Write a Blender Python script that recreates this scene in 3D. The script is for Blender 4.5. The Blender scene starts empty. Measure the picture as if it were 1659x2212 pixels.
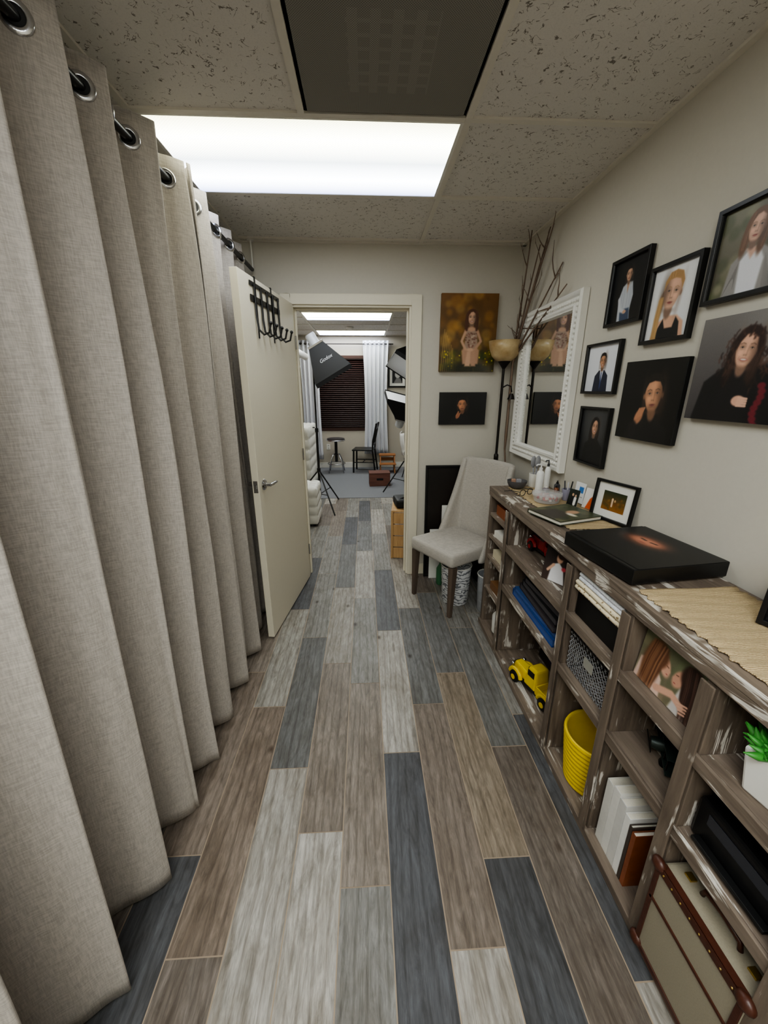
import bpy, bmesh, math, random
import numpy as np
from mathutils import Vector, Matrix
random.seed(7); np.random.seed(7)
COL=bpy.context.scene.collection
sc=bpy.context.scene
pi=math.pi
# ------------------------------------------------------------------ colour / materials
def lin(c):
    c=np.asarray(c,dtype=float)/255.0
    return np.where(c<=.04045,c/12.92,((c+.055)/1.055)**2.4)
def L4(c):
    a=lin(c); return (float(a[0]),float(a[1]),float(a[2]),1.0)
def newmat(name):
    m=bpy.data.materials.new(name); m.use_nodes=True
    nt=m.node_tree; b=nt.nodes['Principled BSDF']
    return m,nt,b
def node(nt,t,**kw):
    n=nt.nodes.new(t)
    for k,v in kw.items(): setattr(n,k,v)
    return n
def mp(nt,scale=(1,1,1),coord='Object'):
    tc=node(nt,'ShaderNodeTexCoord'); m=node(nt,'ShaderNodeMapping')
    m.inputs['Scale'].default_value=scale
    nt.links.new(tc.outputs[coord],m.inputs['Vector']); return m.outputs[0]
def noise(nt,vec,scale,detail=4,rough=.55,dist=0):
    n=node(nt,'ShaderNodeTexNoise'); n.inputs['Scale'].default_value=scale
    n.inputs['Detail'].default_value=detail; n.inputs['Roughness'].default_value=rough
    n.inputs['Distortion'].default_value=dist
    nt.links.new(vec,n.inputs['Vector']); return n.outputs['Fac']
def ramp(nt,fac,stops):
    r=node(nt,'ShaderNodeValToRGB'); e=r.color_ramp.elements
    while len(e)<len(stops): e.new(.5)
    for i,(p,c) in enumerate(stops):
        e[i].position=p; e[i].color=c if len(c)==4 else (*c,1)
    nt.links.new(fac,r.inputs[0]); return r.outputs[0]
def mix(nt,fac,a,b,mode='MIX'):
    m=node(nt,'ShaderNodeMix',data_type='RGBA',blend_type=mode)
    for s,v in ((0,fac),(6,a),(7,b)):
        if isinstance(v,(int,float)): m.inputs[s].default_value=v
        elif isinstance(v,tuple): m.inputs[s].default_value=v
        else: nt.links.new(v,m.inputs[s])
    return m.outputs[2]
def math_(nt,op,a,b=None):
    m=node(nt,'ShaderNodeMath',operation=op)
    for i,v in enumerate((a,b)):
        if v is None: continue
        if isinstance(v,(int,float)): m.inputs[i].default_value=v
        else: nt.links.new(v,m.inputs[i])
    return m.outputs[0]
def bump(nt,b,h,strength=.2,dist=.01):
    n=node(nt,'ShaderNodeBump'); n.inputs['Strength'].default_value=strength; n.inputs['Distance'].default_value=dist
    nt.links.new(h,n.inputs['Height']); nt.links.new(n.outputs[0],b.inputs['Normal'])
_mc={}
def M(c,rough=.5,metal=0,var=.06,scale=40,bmp=0,name=None,emit=0,alpha=None,trans=0):
    key=(tuple(c),rough,metal,var,scale,bmp,emit,alpha,trans)
    if key in _mc: return _mc[key]
    m,nt,b=newmat(name or 'surface_%d_%d_%d'%tuple(c))
    v=mp(nt); f=noise(nt,v,scale,3)
    a=tuple(x*(1-var) for x in L4(c)[:3])+(1,); d=tuple(min(1,x*(1+var)) for x in L4(c)[:3])+(1,)
    col=mix(nt,f,a,d); nt.links.new(col,b.inputs['Base Color'])
    b.inputs['Roughness'].default_value=rough; b.inputs['Metallic'].default_value=metal
    if bmp: bump(nt,b,f,bmp,.004)
    if emit: b.inputs['Emission Color'].default_value=L4(c); b.inputs['Emission Strength'].default_value=emit
    if alpha is not None: b.inputs['Alpha'].default_value=alpha
    if trans: b.inputs['Transmission Weight'].default_value=trans
    _mc[key]=m; return m
def mat_wood(name,dark,light,axis='y',white=0,scale=1,rough=.6):
    m,nt,b=newmat(name)
    s={'x':(1.5,16,16),'y':(16,1.5,16),'z':(16,16,1.5)}[axis]
    v=mp(nt,s); f=noise(nt,v,2.2*scale,6,.65,.6)
    f2=noise(nt,mp(nt,tuple(q*.35 for q in s)),2.0*scale,3,.5,.3)
    c=ramp(nt,f,[(.3,L4(dark)),(.7,L4(light))])
    c=mix(nt,math_(nt,'MULTIPLY',f2,.8),c,ramp(nt,f2,[(.3,L4([q*.65 for q in dark])),(.75,L4(light))]),'MIX')
    if white:
        w=noise(nt,mp(nt,tuple(q*.5 for q in s)),3.6*scale,5,.7,1.0)
        wm=ramp(nt,w,[(.585-.05*white,(0,0,0,1)),(.62-.05*white,(1,1,1,1))])
        g=noise(nt,mp(nt,(1,1,1)),8,2)
        gm=ramp(nt,g,[(.52,(0,0,0,1)),(.58,(1,1,1,1))])
        mk=mix(nt,1.0,wm,gm,'MULTIPLY')
        mk=mix(nt,1.0,mk,(.9,.9,.9,1),'MULTIPLY')
        c=mix(nt,mk,c,L4((216,210,200)))
    nt.links.new(c,b.inputs['Base Color']); b.inputs['Roughness'].default_value=rough
    bump(nt,b,f,.35,.004)
    return m
# ------------------------------------------------------------------ mesh builder
class MB:
    def __init__(s): s.v=[]; s.f=[]
    def add(s,vs,fs):
        o=len(s.v); s.v+= [tuple(v) for v in vs]; s.f+=[tuple(i+o for i in f) for f in fs]; return s
    def box(s,x0,x1,y0,y1,z0,z1,R=None,c=None):
        vs=[(x,y,z) for x in (x0,x1) for y in (y0,y1) for z in (z0,z1)]
        if R is not None:
            cc=Vector(c if c else ((x0+x1)/2,(y0+y1)/2,(z0+z1)/2)); vs=[tuple(cc+R@(Vector(v)-cc)) for v in vs]
        return s.add(vs,[(0,1,3,2),(4,6,7,5),(0,4,5,1),(2,3,7,6),(0,2,6,4),(1,5,7,3)])
    def prism(s,quadlo,quadhi):
        n=len(quadlo); vs=list(quadlo)+list(quadhi)
        fs=[tuple(range(n))[::-1],tuple(range(n,2*n))]+[(i,(i+1)%n,n+(i+1)%n,n+i) for i in range(n)]
        return s.add(vs,fs)
    def tube(s,pts,r,n=10,cap=True,closed=False):
        pts=[Vector(p) for p in pts]; rs=r if hasattr(r,'__len__') else [r]*len(pts)
        vs=[];prev=None;m=len(pts)
        for i,p in enumerate(pts):
            if closed: d=(pts[(i+1)%m]-pts[i-1])
            else: d=(pts[min(i+1,m-1)]-pts[max(i-1,0)])
            d.normalize()
            if prev is None:
                a=Vector((0,0,1)) if abs(d.z)<.9 else Vector((1,0,0)); u=d.cross(a).normalized()
            else:
                u=(prev-d*prev.dot(d)); u=u.normalized() if u.length>1e-6 else d.orthogonal().normalized()
            prev=u; w=d.cross(u)
            for k in range(n):
                t=2*pi*k/n; vs.append(p+(u*math.cos(t)+w*math.sin(t))*rs[i])
        fs=[]
        for i in range(m if closed else m-1):
            j=(i+1)%m
            for k in range(n): fs.append((i*n+k,i*n+(k+1)%n,j*n+(k+1)%n,j*n+k))
        if cap and not closed: fs.append(tuple(range(n))[::-1]); fs.append(tuple((m-1)*n+k for k in range(n)))
        return s.add(vs,fs)
    def lathe(s,prof,c=(0,0,0),n=28,sq=None):
        vs=[];m=len(prof)
        for r,z in prof:
            for k in range(n):
                t=2*pi*k/n; vs.append((c[0]+r*math.cos(t),c[1]+r*math.sin(t),c[2]+z))
        fs=[(i*n+k,i*n+(k+1)%n,(i+1)*n+(k+1)%n,(i+1)*n+k) for i in range(m-1) for k in range(n)]
        if prof[0][0]>1e-5: fs.append(tuple(range(n))[::-1])
        if prof[-1][0]>1e-5: fs.append(tuple((m-1)*n+k for k in range(n)))
        return s.add(vs,fs)
    def sph(s,c,r,n=10,m=6,sc=(1,1,1)):
        vs=[];fs=[]
        for i in range(m+1):
            a=pi*i/m
            for k in range(n):
                t=2*pi*k/n; vs.append((c[0]+r*sc[0]*math.sin(a)*math.cos(t),c[1]+r*sc[1]*math.sin(a)*math.sin(t),c[2]+r*sc[2]*math.cos(a)))
        for i in range(m):
            for k in range(n): fs.append((i*n+k,(i+1)*n+k,(i+1)*n+(k+1)%n,i*n+(k+1)%n))
        return s.add(vs,fs)
    def grid(s,P):  # P[i][j] points
        a=len(P);b=len(P[0])
        return s.add([p for r in P for p in r],[(i*b+j,(i+1)*b+j,(i+1)*b+j+1,i*b+j+1) for i in range(a-1) for j in range(b-1)])
    def ring(s,w,h,prof):  # rectangular mitred frame in XZ facing -Y ; prof=(inset,y)
        m=len(prof);vs=[]
        for sx,sz in ((-1,-1),(1,-1),(1,1),(-1,1)):
            for i,y in prof: vs.append((sx*(w/2-i),y,sz*(h/2-i)))
        fs=[]
        for c in range(4):
            d=(c+1)%4
            for k in range(m):
                l=(k+1)%m; fs.append((c*m+k,d*m+k,d*m+l,c*m+l))
        return s.add(vs,fs)
    def mesh(s,name):
        me=bpy.data.meshes.new(name); me.from_pydata(s.v,[],s.f); me.validate(); 
        bm=bmesh.new(); bm.from_mesh(me); bmesh.ops.remove_doubles(bm,verts=bm.verts,dist=1e-6)
        bmesh.ops.recalc_face_normals(bm,faces=bm.faces); bm.to_mesh(me); bm.free(); return me
def mkobj(name,mb,mat,bevel=0,smooth=False,subs=0,solid=0):
    me=mb if isinstance(mb,bpy.types.Mesh) else mb.mesh(name)
    o=bpy.data.objects.new(name,me); COL.objects.link(o)
    if mat and not me.materials: me.materials.append(mat)
    if solid:
        md=o.modifiers.new('solid','SOLIDIFY'); md.thickness=solid; md.offset=0
    if bevel:
        md=o.modifiers.new('bevel','BEVEL'); md.width=bevel; md.segments=2; md.limit_method='ANGLE'
    if subs:
        md=o.modifiers.new('sub','SUBSURF'); md.levels=subs; md.render_levels=subs
    if smooth:
        me.polygons.foreach_set('use_smooth',[True]*len(me.polygons))
        if smooth=='auto':
            md=o.modifiers.new('es','EDGE_SPLIT'); md.split_angle=math.radians(40)
    return o
class Thing:
    def __init__(s,name,label,cat,loc=(0,0,0),rz=0,rx=0,ry=0,group=None):
        e=bpy.data.objects.new(name,None); e.empty_display_size=.05; COL.objects.link(e)
        e.location=loc; e.rotation_euler=(rx,ry,rz); e['label']=label; e['category']=cat
        if group: e['group']=group
        s.e=e; s.parts=[]
    def add(s,name,mb,mat,parent=None,label=None,**kw):
        o=mkobj(name,mb,mat,**kw); o.parent=parent or s.e
        if label: o['label']=label
        s.parts.append(o); return o
def solo(name,label,cat,mb,mat,loc=(0,0,0),rz=0,rx=0,ry=0,group=None,**kw):
    o=mkobj(name,mb,mat,**kw); o.location=loc; o.rotation_euler=(rx,ry,rz)
    o['label']=label; o['category']=cat
    if group: o['group']=group
    return o
def struct(name,mb,mat,label,**kw):
    o=mkobj(name,mb,mat,**kw); o['kind']='structure'; o['label']=label; o['category']=name.split('_')[0]; return o
# ------------------------------------------------------------------ constants (metres)
HC=1.5455; CZ=HC+.949; XR=1.1305; YB=3.062; XT=.3985; D1=1.777; XL=-1.35; Y0=-2.6; YF=7.9
SL=-1.28; SR=1.9
# ------------------------------------------------------------------ materials
m_wall=M((200,195,184),.85,var=.03,scale=60,bmp=.05,name='painted_wall')
m_wall2=M((188,181,168),.85,var=.03,scale=50,bmp=.05,name='painted_studio_wall')
m_trimp=M((224,217,198),.5,var=.02,name='cream_paint')
m_black=M((18,18,19),.35,name='black_satin')
m_blackm=M((12,12,13),.5,name='black_matte')
m_chrome=M((200,200,202),.2,1,name='chrome')
m_white=M((228,226,220),.5,var=.03,name='white_paint')
m_darkmetal=M((40,36,34),.4,.6,name='dark_bronze')
m_yellow=M((222,192,24),.35,var=.08,name='yellow_paint')
m_shelf_y=mat_wood('rustic_wood_long',(76,63,54),(150,135,120),'y',1)
m_shelf_z=mat_wood('rustic_wood_upright',(70,58,50),(140,125,110),'z',1)
m_shelf_x=mat_wood('rustic_wood_cross',(56,45,38),(112,97,84),'x',.6)
m_pine=mat_wood('pine_wood',(176,132,84),(216,178,126),'z',0)
m_leg=mat_wood('weathered_leg_wood',(74,62,54),(112,96,84),'z',0)
def mat_fabric(name,c,sc=900,slub=True,var=.2,sh=.1):
    m,nt,b=newmat(name)
    a=noise(nt,mp(nt,(1,1,.10)),sc*.45,2,.6); d=noise(nt,mp(nt,(.10,.10,1)),sc*.45,2,.6); e=noise(nt,mp(nt),7,2)
    f=math_(nt,'MULTIPLY',math_(nt,'ADD',a,d),.5)
    cc=L4(c)
    col=ramp(nt,f,[(.38,tuple(x*(1-var) for x in cc[:3])),(.62,tuple(min(1,x*(1+var)) for x in cc[:3]))])
    col=mix(nt,math_(nt,'MULTIPLY',e,.12),col,tuple(x*.8 for x in cc[:3])+(1,))
    nt.links.new(col,b.inputs['Base Color']); b.inputs['Roughness'].default_value=.95
    b.inputs['Sheen Weight'].default_value=sh
    bump(nt,b,f,.25,.002); return m
m_curtain=mat_fabric('linen_curtain',(174,167,159),760,var=.17,sh=.05)
m_uphol=mat_fabric('grey_upholstery',(184,178,170),900,var=.14)
# floor planks
def mat_floor():
    m,nt,b=newmat('wood_look_plank_tile')
    at=node(nt,'ShaderNodeAttribute',attribute_name='pc'); ar=node(nt,'ShaderNodeAttribute',attribute_name='rn')
    tc=node(nt,'ShaderNodeTexCoord')
    off=node(nt,'ShaderNodeVectorMath',operation='ADD'); nt.links.new(tc.outputs['Object'],off.inputs[0])
    s=node(nt,'ShaderNodeVectorMath',operation='SCALE'); nt.links.new(ar.outputs['Color'],s.inputs[0]); s.inputs['Scale'].default_value=37
    nt.links.new(s.outputs[0],off.inputs[1])
    def mpv(sc_):
        q=node(nt,'ShaderNodeMapping'); q.inputs['Scale'].default_value=sc_; nt.links.new(off.outputs[0],q.inputs[0]); return q.outputs[0]
    g1=noise(nt,mpv((18,3.0,1)),2.0,8,.68,1.9)
    g2=noise(nt,mpv((170,14,1)),2.0,4,.6,.2)
    g3=noise(nt,mpv((6,2.6,1)),1.6,4,.6,1.0)
    c=at.outputs['Color']
    dk=mix(nt,1.0,c,(.64,.63,.61,1),'MULTIPLY'); lt=mix(nt,1.0,c,(1.26,1.26,1.26,1),'MULTIPLY')
    r=ramp(nt,g1,[(.30,(0,0,0)),(.66,(1,1,1))])
    col=mix(nt,r,dk,lt)
    r2=ramp(nt,g2,[(.35,(.84,.84,.84)),(.65,(1.09,1.09,1.09))]); col=mix(nt,1.0,col,r2,'MULTIPLY')
    r3=ramp(nt,g3,[(.35,(.82,.79,.76)),(.62,(1.10,1.10,1.11))]); col=mix(nt,1.0,col,r3,'MULTIPLY')
    wv=node(nt,'ShaderNodeTexWave',wave_type='BANDS',bands_direction='X'); wv.inputs['Scale'].default_value=1.0; wv.inputs['Distortion'].default_value=8; wv.inputs['Detail'].default_value=3; wv.inputs['Detail Scale'].default_value=.7
    nt.links.new(mpv((9,1.4,1)),wv.inputs['Vector'])
    r4=ramp(nt,wv.outputs['Fac'],[(.0,(.78,.765,.75)),(.30,(1.03,1.03,1.03))]); col=mix(nt,1.0,col,r4,'MULTIPLY')
    vo=node(nt,'ShaderNodeTexVoronoi'); vo.inputs['Scale'].default_value=1.0; nt.links.new(mpv((7.5,4.5,0)),vo.inputs['Vector'])
    kn=ramp(nt,vo.outputs['Distance'],[(.04,(.30,.26,.23)),(.09,(.72,.69,.66)),(.13,(1,1,1))])
    gate=ramp(nt,noise(nt,mpv((1,1,0)),2.5,1),[(.5,(0,0,0)),(.56,(1,1,1))])
    kk=mix(nt,gate,(1,1,1,1),kn); col=mix(nt,1.0,col,kk,'MULTIPLY')
    nt.links.new(col,b.inputs['Base Color']); b.inputs['Roughness'].default_value=.42
    b.inputs['Specular IOR Level'].default_value=.35
    bump(nt,b,g1,.12,.003); return m
m_floor=mat_floor()
m_grout=M((162,145,126),.9,name='grout')
# ceiling tile
def mat_ceiling():
    m,nt,b=newmat('fissured_ceiling_tile')
    v=mp(nt)
    n1=noise(nt,v,30,2,.5,1.1); band=math_(nt,'ABSOLUTE',math_(nt,'SUBTRACT',n1,.5))
    ln=ramp(nt,band,[(.009,(1,1,1)),(.022,(0,0,0))])
    gate=ramp(nt,noise(nt,mp(nt,(1,1,1)),40,1,.5,.5),[(.52,(0,0,0)),(.57,(1,1,1))])
    f=mix(nt,1.0,ln,gate,'MULTIPLY')
    sp=ramp(nt,noise(nt,v,260,2),[(.3,(.92,.92,.92)),(.5,(1,1,1))])
    base=mix(nt,1.0,L4((216,212,206)),sp,'MULTIPLY')
    col=mix(nt,f,base,L4((128,121,112)))
    nt.links.new(col,b.inputs['Base Color']); b.inputs['Roughness'].default_value=.95
    return m
m_ceil=mat_ceiling()
# ------------------------------------------------------------------ ROOM SHELL
struct('wall_right',MB().box(XR,XR+.1,Y0,YB,0,CZ),m_wall,'warm beige painted wall')
struct('wall_left',MB().box(XL-.1,XL,Y0,YB,0,CZ),m_wall,'beige painted wall behind curtain')
struct('wall_front',MB().box(XL,XR,Y0-.1,Y0,0,CZ),m_wall,'beige painted end wall')
OX0,OX1,OZ=-.515,.35,2.115
wb=MB().box(XL-.1,OX0,YB,YB+.12,0,CZ).box(OX1,XR+.1,YB,YB+.12,0,CZ).box(OX0,OX1,YB,YB+.12,OZ,CZ)
struct('wall_back',wb,m_wall,'beige painted wall with doorway opening')
struct('wall_studio_left',MB().box(SL-.1,SL,YB+.12,YF,0,CZ),m_wall2,'painted studio wall')
struct('wall_studio_right',MB().box(SR,SR+.1,YB+.12,YF,0,CZ),m_wall2,'painted studio wall')
WX0,WX1,WZ0,WZ1=-1.05,.06,.75,2.15
wf=MB().box(SL-.1,WX0,YF,YF+.12,0,CZ).box(WX1,SR+.1,YF,YF+.12,0,CZ).box(WX0,WX1,YF,YF+.12,WZ1,CZ).box(WX0,WX1,YF,YF+.12,0,WZ0)
struct('wall_studio_back',wf,m_wall2,'painted studio wall with window')
struct('wall_studio_front',MB().box(XR+.1,SR+.1,YB,YB+.12,0,CZ),m_wall2,'painted studio partition wall')
ce=MB().box(XL-.1,XR+.1,Y0-.1,YB+.06,CZ,CZ+.06)
struct('ceiling',ce,m_ceil,'fissured acoustic drop ceiling tiles')
struct('ceiling_studio',MB().box(SL-.1,SR+.1,YB+.06,YF+.12,CZ,CZ+.06),m_ceil,'fissured acoustic drop ceiling tiles')
# floor: grout slab + planks in one mesh
e0=.058;w=.1628
jo={0:1.312,-1:.8316,-2:1.002,1:.6688,2:.8908,-4:.6902,-3:1.26,-5:.95,3:1.32}
DS=(88,89,92);LG=(160,156,150);BR=(133,124,115);MG=(130,128,124);DB=(113,105,98);DG=(108,108,107)
cols={(0,-1):(82,83,87),(0,0):LG,(0,1):DS,(0,2):MG,(-1,-1):(132,131,128),(-1,0):BR,(-1,1):MG,(-1,2):LG,(-2,-1):LG,(-2,0):BR,(-2,1):(150,145,138),(-2,2):DG,
(-3,-1):LG,(-3,0):DG,(-3,1):MG,(-4,-1):DB,(-4,0):(129,117,106),(-4,1):(154,151,145),(-4,2):DS,(-5,-1):DS,(-5,0):(126,115,105),(-5,1):BR,(-5,2):DS,
(1,-1):LG,(1,0):(126,116,107),(1,1):DG,(1,2):LG,(2,-1):DS,(2,0):(138,127,113),(2,1):DG,(2,2):DB,(3,-1):DB,(3,0):(112,112,110),(3,1):MG,(-6,0):DB,(-6,-1):DS}
pal=[DS,LG,BR,MG,DB,DG,LG,MG]
fv=[];ff=[];fc=[];fr=[]
k=-9
while e0+k*w<SR:
    xa=max(e0+k*w+.0018,SL-.1);xb=min(e0+(k+1)*w-.0018,SR)
    j0=jo.get(k,random.uniform(.4,1.3))
    for n in range(-5,6):
        ya=j0+.914*n+.0018; yb=ya+.9104; ya=max(ya,Y0); yb=min(yb,5.55)
        if yb<=ya: continue
        jt=random.uniform(-5,5)
        c=cols.get((k,n)) or random.choice(pal); c=[q+jt for q in c]
        o=len(fv)
        if xa>XR and yb<=YB+.1: continue
        fv+=[(xa,ya,0),(xb,ya,0),(xb,yb,0),(xa,yb,0)]; ff.append((o,o+1,o+2,o+3)); fc.append(L4(c)); r=random.random(),random.random(),random.random(); fr.append((*r,1))
    k+=1
nb=len(ff)
def slab(x0,x1,y0,y1,z0,z1):
    o=len(fv); fv.extend([(x,y,z) for x in (x0,x1) for y in (y0,y1) for z in (z0,z1)])
    for f in [(0,1,3,2),(4,6,7,5),(0,4,5,1),(2,3,7,6),(0,2,6,4),(1,5,7,3)]: ff.append(tuple(i+o for i in f))
slab(XL-.1,SR+.1,Y0-.1,YF+.1,-.06,-.0015)
me=bpy.data.meshes.new('floor'); me.from_pydata(fv,[],ff)
a=me.color_attributes.new('pc','FLOAT_COLOR','CORNER'); b2=me.color_attributes.new('rn','FLOAT_COLOR','CORNER')
for p in me.polygons:
    for li in p.loop_indices:
        a.data[li].color=fc[p.index] if p.index<nb else (.4,.3,.2,1); b2.data[li].color=fr[p.index] if p.index<nb else (0,0,0,1)
me.materials.append(m_floor); me.materials.append(m_grout)
for p in me.polygons: p.material_index=0 if p.index<nb else 1
fl=bpy.data.objects.new('floor',me); COL.objects.link(fl); fl['kind']='structure'; fl['label']='wood-look plank tile floor in greys and browns'; fl['category']='floor'
struct('floor_studio',MB().box(SL,SR,5.55,YF,-.002,.006),M((122,123,128),.95,var=.1,scale=300,bmp=.3,name='grey_carpet'),'flat grey carpet floor')
struct('baseboard_back',MB().box(OX1+.08,XR,YB-.014,YB,0,.09),m_trimp,'cream baseboard',bevel=.003)
struct('baseboard_studio',MB().box(SL,SR,YF-.015,YF,.006,.11),m_white,'white baseboard',bevel=.003)
cs=MB()
for x0,x1 in ((OX0-.065,OX0+.004),(OX1-.004,OX1+.07)): cs.box(x0,x1,YB-.016,YB,0,OZ+.065)
cs.box(OX0+.004,OX1-.004,YB-.016,YB,OZ-.004,OZ+.065)
cs.box(OX0,OX0+.018,YB,YB+.135,0,OZ).box(OX1-.018,OX1,YB,YB+.135,0,OZ).box(OX0+.018,OX1-.018,YB,YB+.135,OZ-.018,OZ)
cs.box(OX0+.018,OX0+.03,YB+.05,YB+.09,0,OZ-.018).box(OX1-.03,OX1-.018,YB+.05,YB+.09,0,OZ-.018).box(OX0+.03,OX1-.03,YB+.05,YB+.09,OZ-.03,OZ-.018)
struct('trim_1',cs,m_trimp,'cream painted door casing and jamb',bevel=.003)
struct('trim_2',MB().box(OX1-.0195,OX1-.0175,YB+.01,YB+.04,.98,1.04),m_chrome,'metal strike plate')
m_grid=M((216,211,200),.5,var=.03,name='grid_metal')
g=MB(); gz0,gz1=CZ-.009,CZ+.004
for x in (XT,XT-1.22): g.box(x-.0125,x+.0125,Y0,YB,gz0,gz1)
g.box(XT-.61-.0125,XT-.61+.0125,Y0,D1,gz0,gz1)
for n in range(-7,3):
    y=D1+.61*n
    g.box(XL,XR,y-.0125,y+.0125,gz0+.001,gz1)
g.box(XR-.024,XR,Y0,YB,gz0-.001,gz1).box(XL,XR,YB-.022,YB,gz0-.001,gz1)
struct('trim_3',g,m_grid,'metal ceiling grid of tee bars')
g=MB()
for x in (XT-1.22,XT,XT+.61,XT+1.22): g.box(x-.0125,x+.0125,YB+.12,YF,gz0,gz1)
for n in range(3,11):
    y=D1+.61*n-.08
    if y<YF: g.box(SL,SR,y-.0125,y+.0125,gz0+.001,gz1)
struct('trim_4',g,m_grid,'metal ceiling grid of tee bars')
def mat_light(name,yc,strength):
    m,nt,b=newmat(name)
    tc=node(nt,'ShaderNodeTexCoord'); sx=node(nt,'ShaderNodeSeparateXYZ'); nt.links.new(tc.outputs['Object'],sx.inputs[0])
    t=math_(nt,'ADD',math_(nt,'DIVIDE',sx.outputs[1],.61),.5)
    c=ramp(nt,t,[(.03,(.20,.24,.42)),(.26,(.90,.95,1)),(.5,(.36,.40,.42)),(.76,(1,1,.84)),(1.0,(.40,.40,.22))])
    mm=math_(nt,'MULTIPLY',math_(nt,'SINE',math_(nt,'MULTIPLY',sx.outputs[0],520)),math_(nt,'SINE',math_(nt,'MULTIPLY',sx.outputs[1],520)))
    c=mix(nt,ramp(nt,mm,[(.3,(0,0,0)),(.9,(1,1,1))]),c,mix(nt,1.0,c,(.7,.7,.7,1),'MULTIPLY'))
    nt.links.new(c,b.inputs['Emission Color']); b.inputs['Emission Strength'].default_value=strength
    b.inputs['Base Color'].default_value=(.8,.8,.8,1); return m
def ceil_light(xc,yc,st,lab):
    t=Thing('ceiling_light',lab,'light',(xc,yc,CZ),rz=pi)
    t.add('diffuser',MB().box(-.585,.585,-.285,.285,-.006,-.002),mat_light('prismatic_diffuser',yc,st))
    t.add('light_frame',MB().box(-.598,-.585,-.293,.293,-.009,-.001).box(.585,.598,-.293,.293,-.009,-.001).box(-.585,.585,-.293,-.285,-.009,-.001).box(-.585,.585,.285,.293,-.009,-.001),m_white)
ceil_light(XT-.61,D1+.305,7,'unseen fluorescent troffer added behind the camera to brighten the room')
ceil_light(XT-.61,D1+.305-.61*4,26,'unseen fluorescent troffer added behind the camera to brighten the room')  # unseen fixture behind the camera, added to raise the room brightness
ceil_light(XT-.61,D1+.305-.61*6,24,'unseen fluorescent troffer added behind the camera to brighten the room')  # another added fixture out of view, more fill for the near room
ceil_light(XT-.61,4.30,14,'lit fluorescent troffer in the studio ceiling')
ceil_light(XT-.61,5.86,14,'lit fluorescent troffer in the studio ceiling')
ceil_light(XT-.61,7.49,14,'lit fluorescent troffer in the studio ceiling')
m,nt,b=newmat('perforated_vent_metal')
tc=node(nt,'ShaderNodeTexCoord'); sx=node(nt,'ShaderNodeSeparateXYZ'); nt.links.new(tc.outputs['Object'],sx.inputs[0])
mm=math_(nt,'MULTIPLY',math_(nt,'SINE',math_(nt,'MULTIPLY',sx.outputs[0],900)),math_(nt,'SINE',math_(nt,'MULTIPLY',sx.outputs[1],900)))
hole=ramp(nt,mm,[(.25,(0,0,0)),(.6,(1,1,1))])
inside=math_(nt,'MULTIPLY',math_(nt,'LESS_THAN',math_(nt,'ABSOLUTE',sx.outputs[0]),.13),math_(nt,'LESS_THAN',math_(nt,'ABSOLUTE',math_(nt,'ADD',sx.outputs[1],-.03)),.15))
gr=math_(nt,'LESS_THAN',math_(nt,'FRACT',math_(nt,'MULTIPLY',sx.outputs[0],16)),.45)
gr2=math_(nt,'MAXIMUM',gr,math_(nt,'LESS_THAN',math_(nt,'FRACT',math_(nt,'MULTIPLY',sx.outputs[1],22)),.3))
bc=mix(nt,math_(nt,'MULTIPLY',math_(nt,'MULTIPLY',inside,gr2),.28),L4((142,139,132)),L4((172,168,161)))
nt.links.new(mix(nt,hole,bc,L4((84,81,76))),b.inputs['Base Color']); b.inputs['Roughness'].default_value=.6
t=Thing('air_vent','dark grey perforated return air panel in drop ceiling','vent',(XT-.305,D1-.305,CZ))
t.add('vent_panel',MB().box(-.28,.28,-.28,.28,-.008,-.003),m)
t.add('vent_frame',MB().ring(.586,.586,[(0,0),(0,-.01),(.012,-.010),(.016,-.004),(.016,0)]).mesh('vf'),M((150,143,131),.5,name='vent_rim')).rotation_euler=(-pi/2,0,0)
# ------------------------------------------------------------------ CURTAINS
pkT=np.array([-.42,-.20,.02,.26,.50,.75,.98,1.22,1.41,1.63,1.89,2.13,2.36,2.55,2.77,3.00,3.2])
pkB=np.array([-.44,-.22,.0,.18,.38,.62,.87,1.10,1.30,1.52,1.77,2.04,2.27,2.48,2.70,2.93,3.15])
ph=np.arange(len(pkT))*2*pi
rA=np.random.uniform(-.011,.011,len(pkT))
rB=np.random.uniform(0,6.28,len(pkT)+1)
def cph(y,z):
    f=min(1,max(0,z/2.385)); return float(np.interp(y+.006*math.sin(z*2.3+y*7),pkT*f+pkB*(1-f),ph))
def cx(y,z):
    p=cph(y,z); i=int(round(p/(2*pi))); f=1-z/2.385
    A=.058+.024*f
    q=math.cos(p); q=math.copysign(abs(q)**.75,q)
    base=-.738-.03*max(0,min(1,(y-2.0)/.25))
    if y>2.1: A*=1-.25*min(1,(y-2.1)/.2)
    loc=p-2*pi*i
    fo=min(1,f*3)
    sec=.0085*fo*math.sin(2.0*loc+rB[i]+1.2*z)*max(0,q)+.0045*fo*math.sin(4.3*loc+2*rB[i]+.8*z)*max(0,q)
    return base+A*q+(rA[i]+.008*math.sin(z*3.1+i*2))*max(0,q)+.006*f*math.sin(y*31+2*z)+sec
CT=2.385
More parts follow.
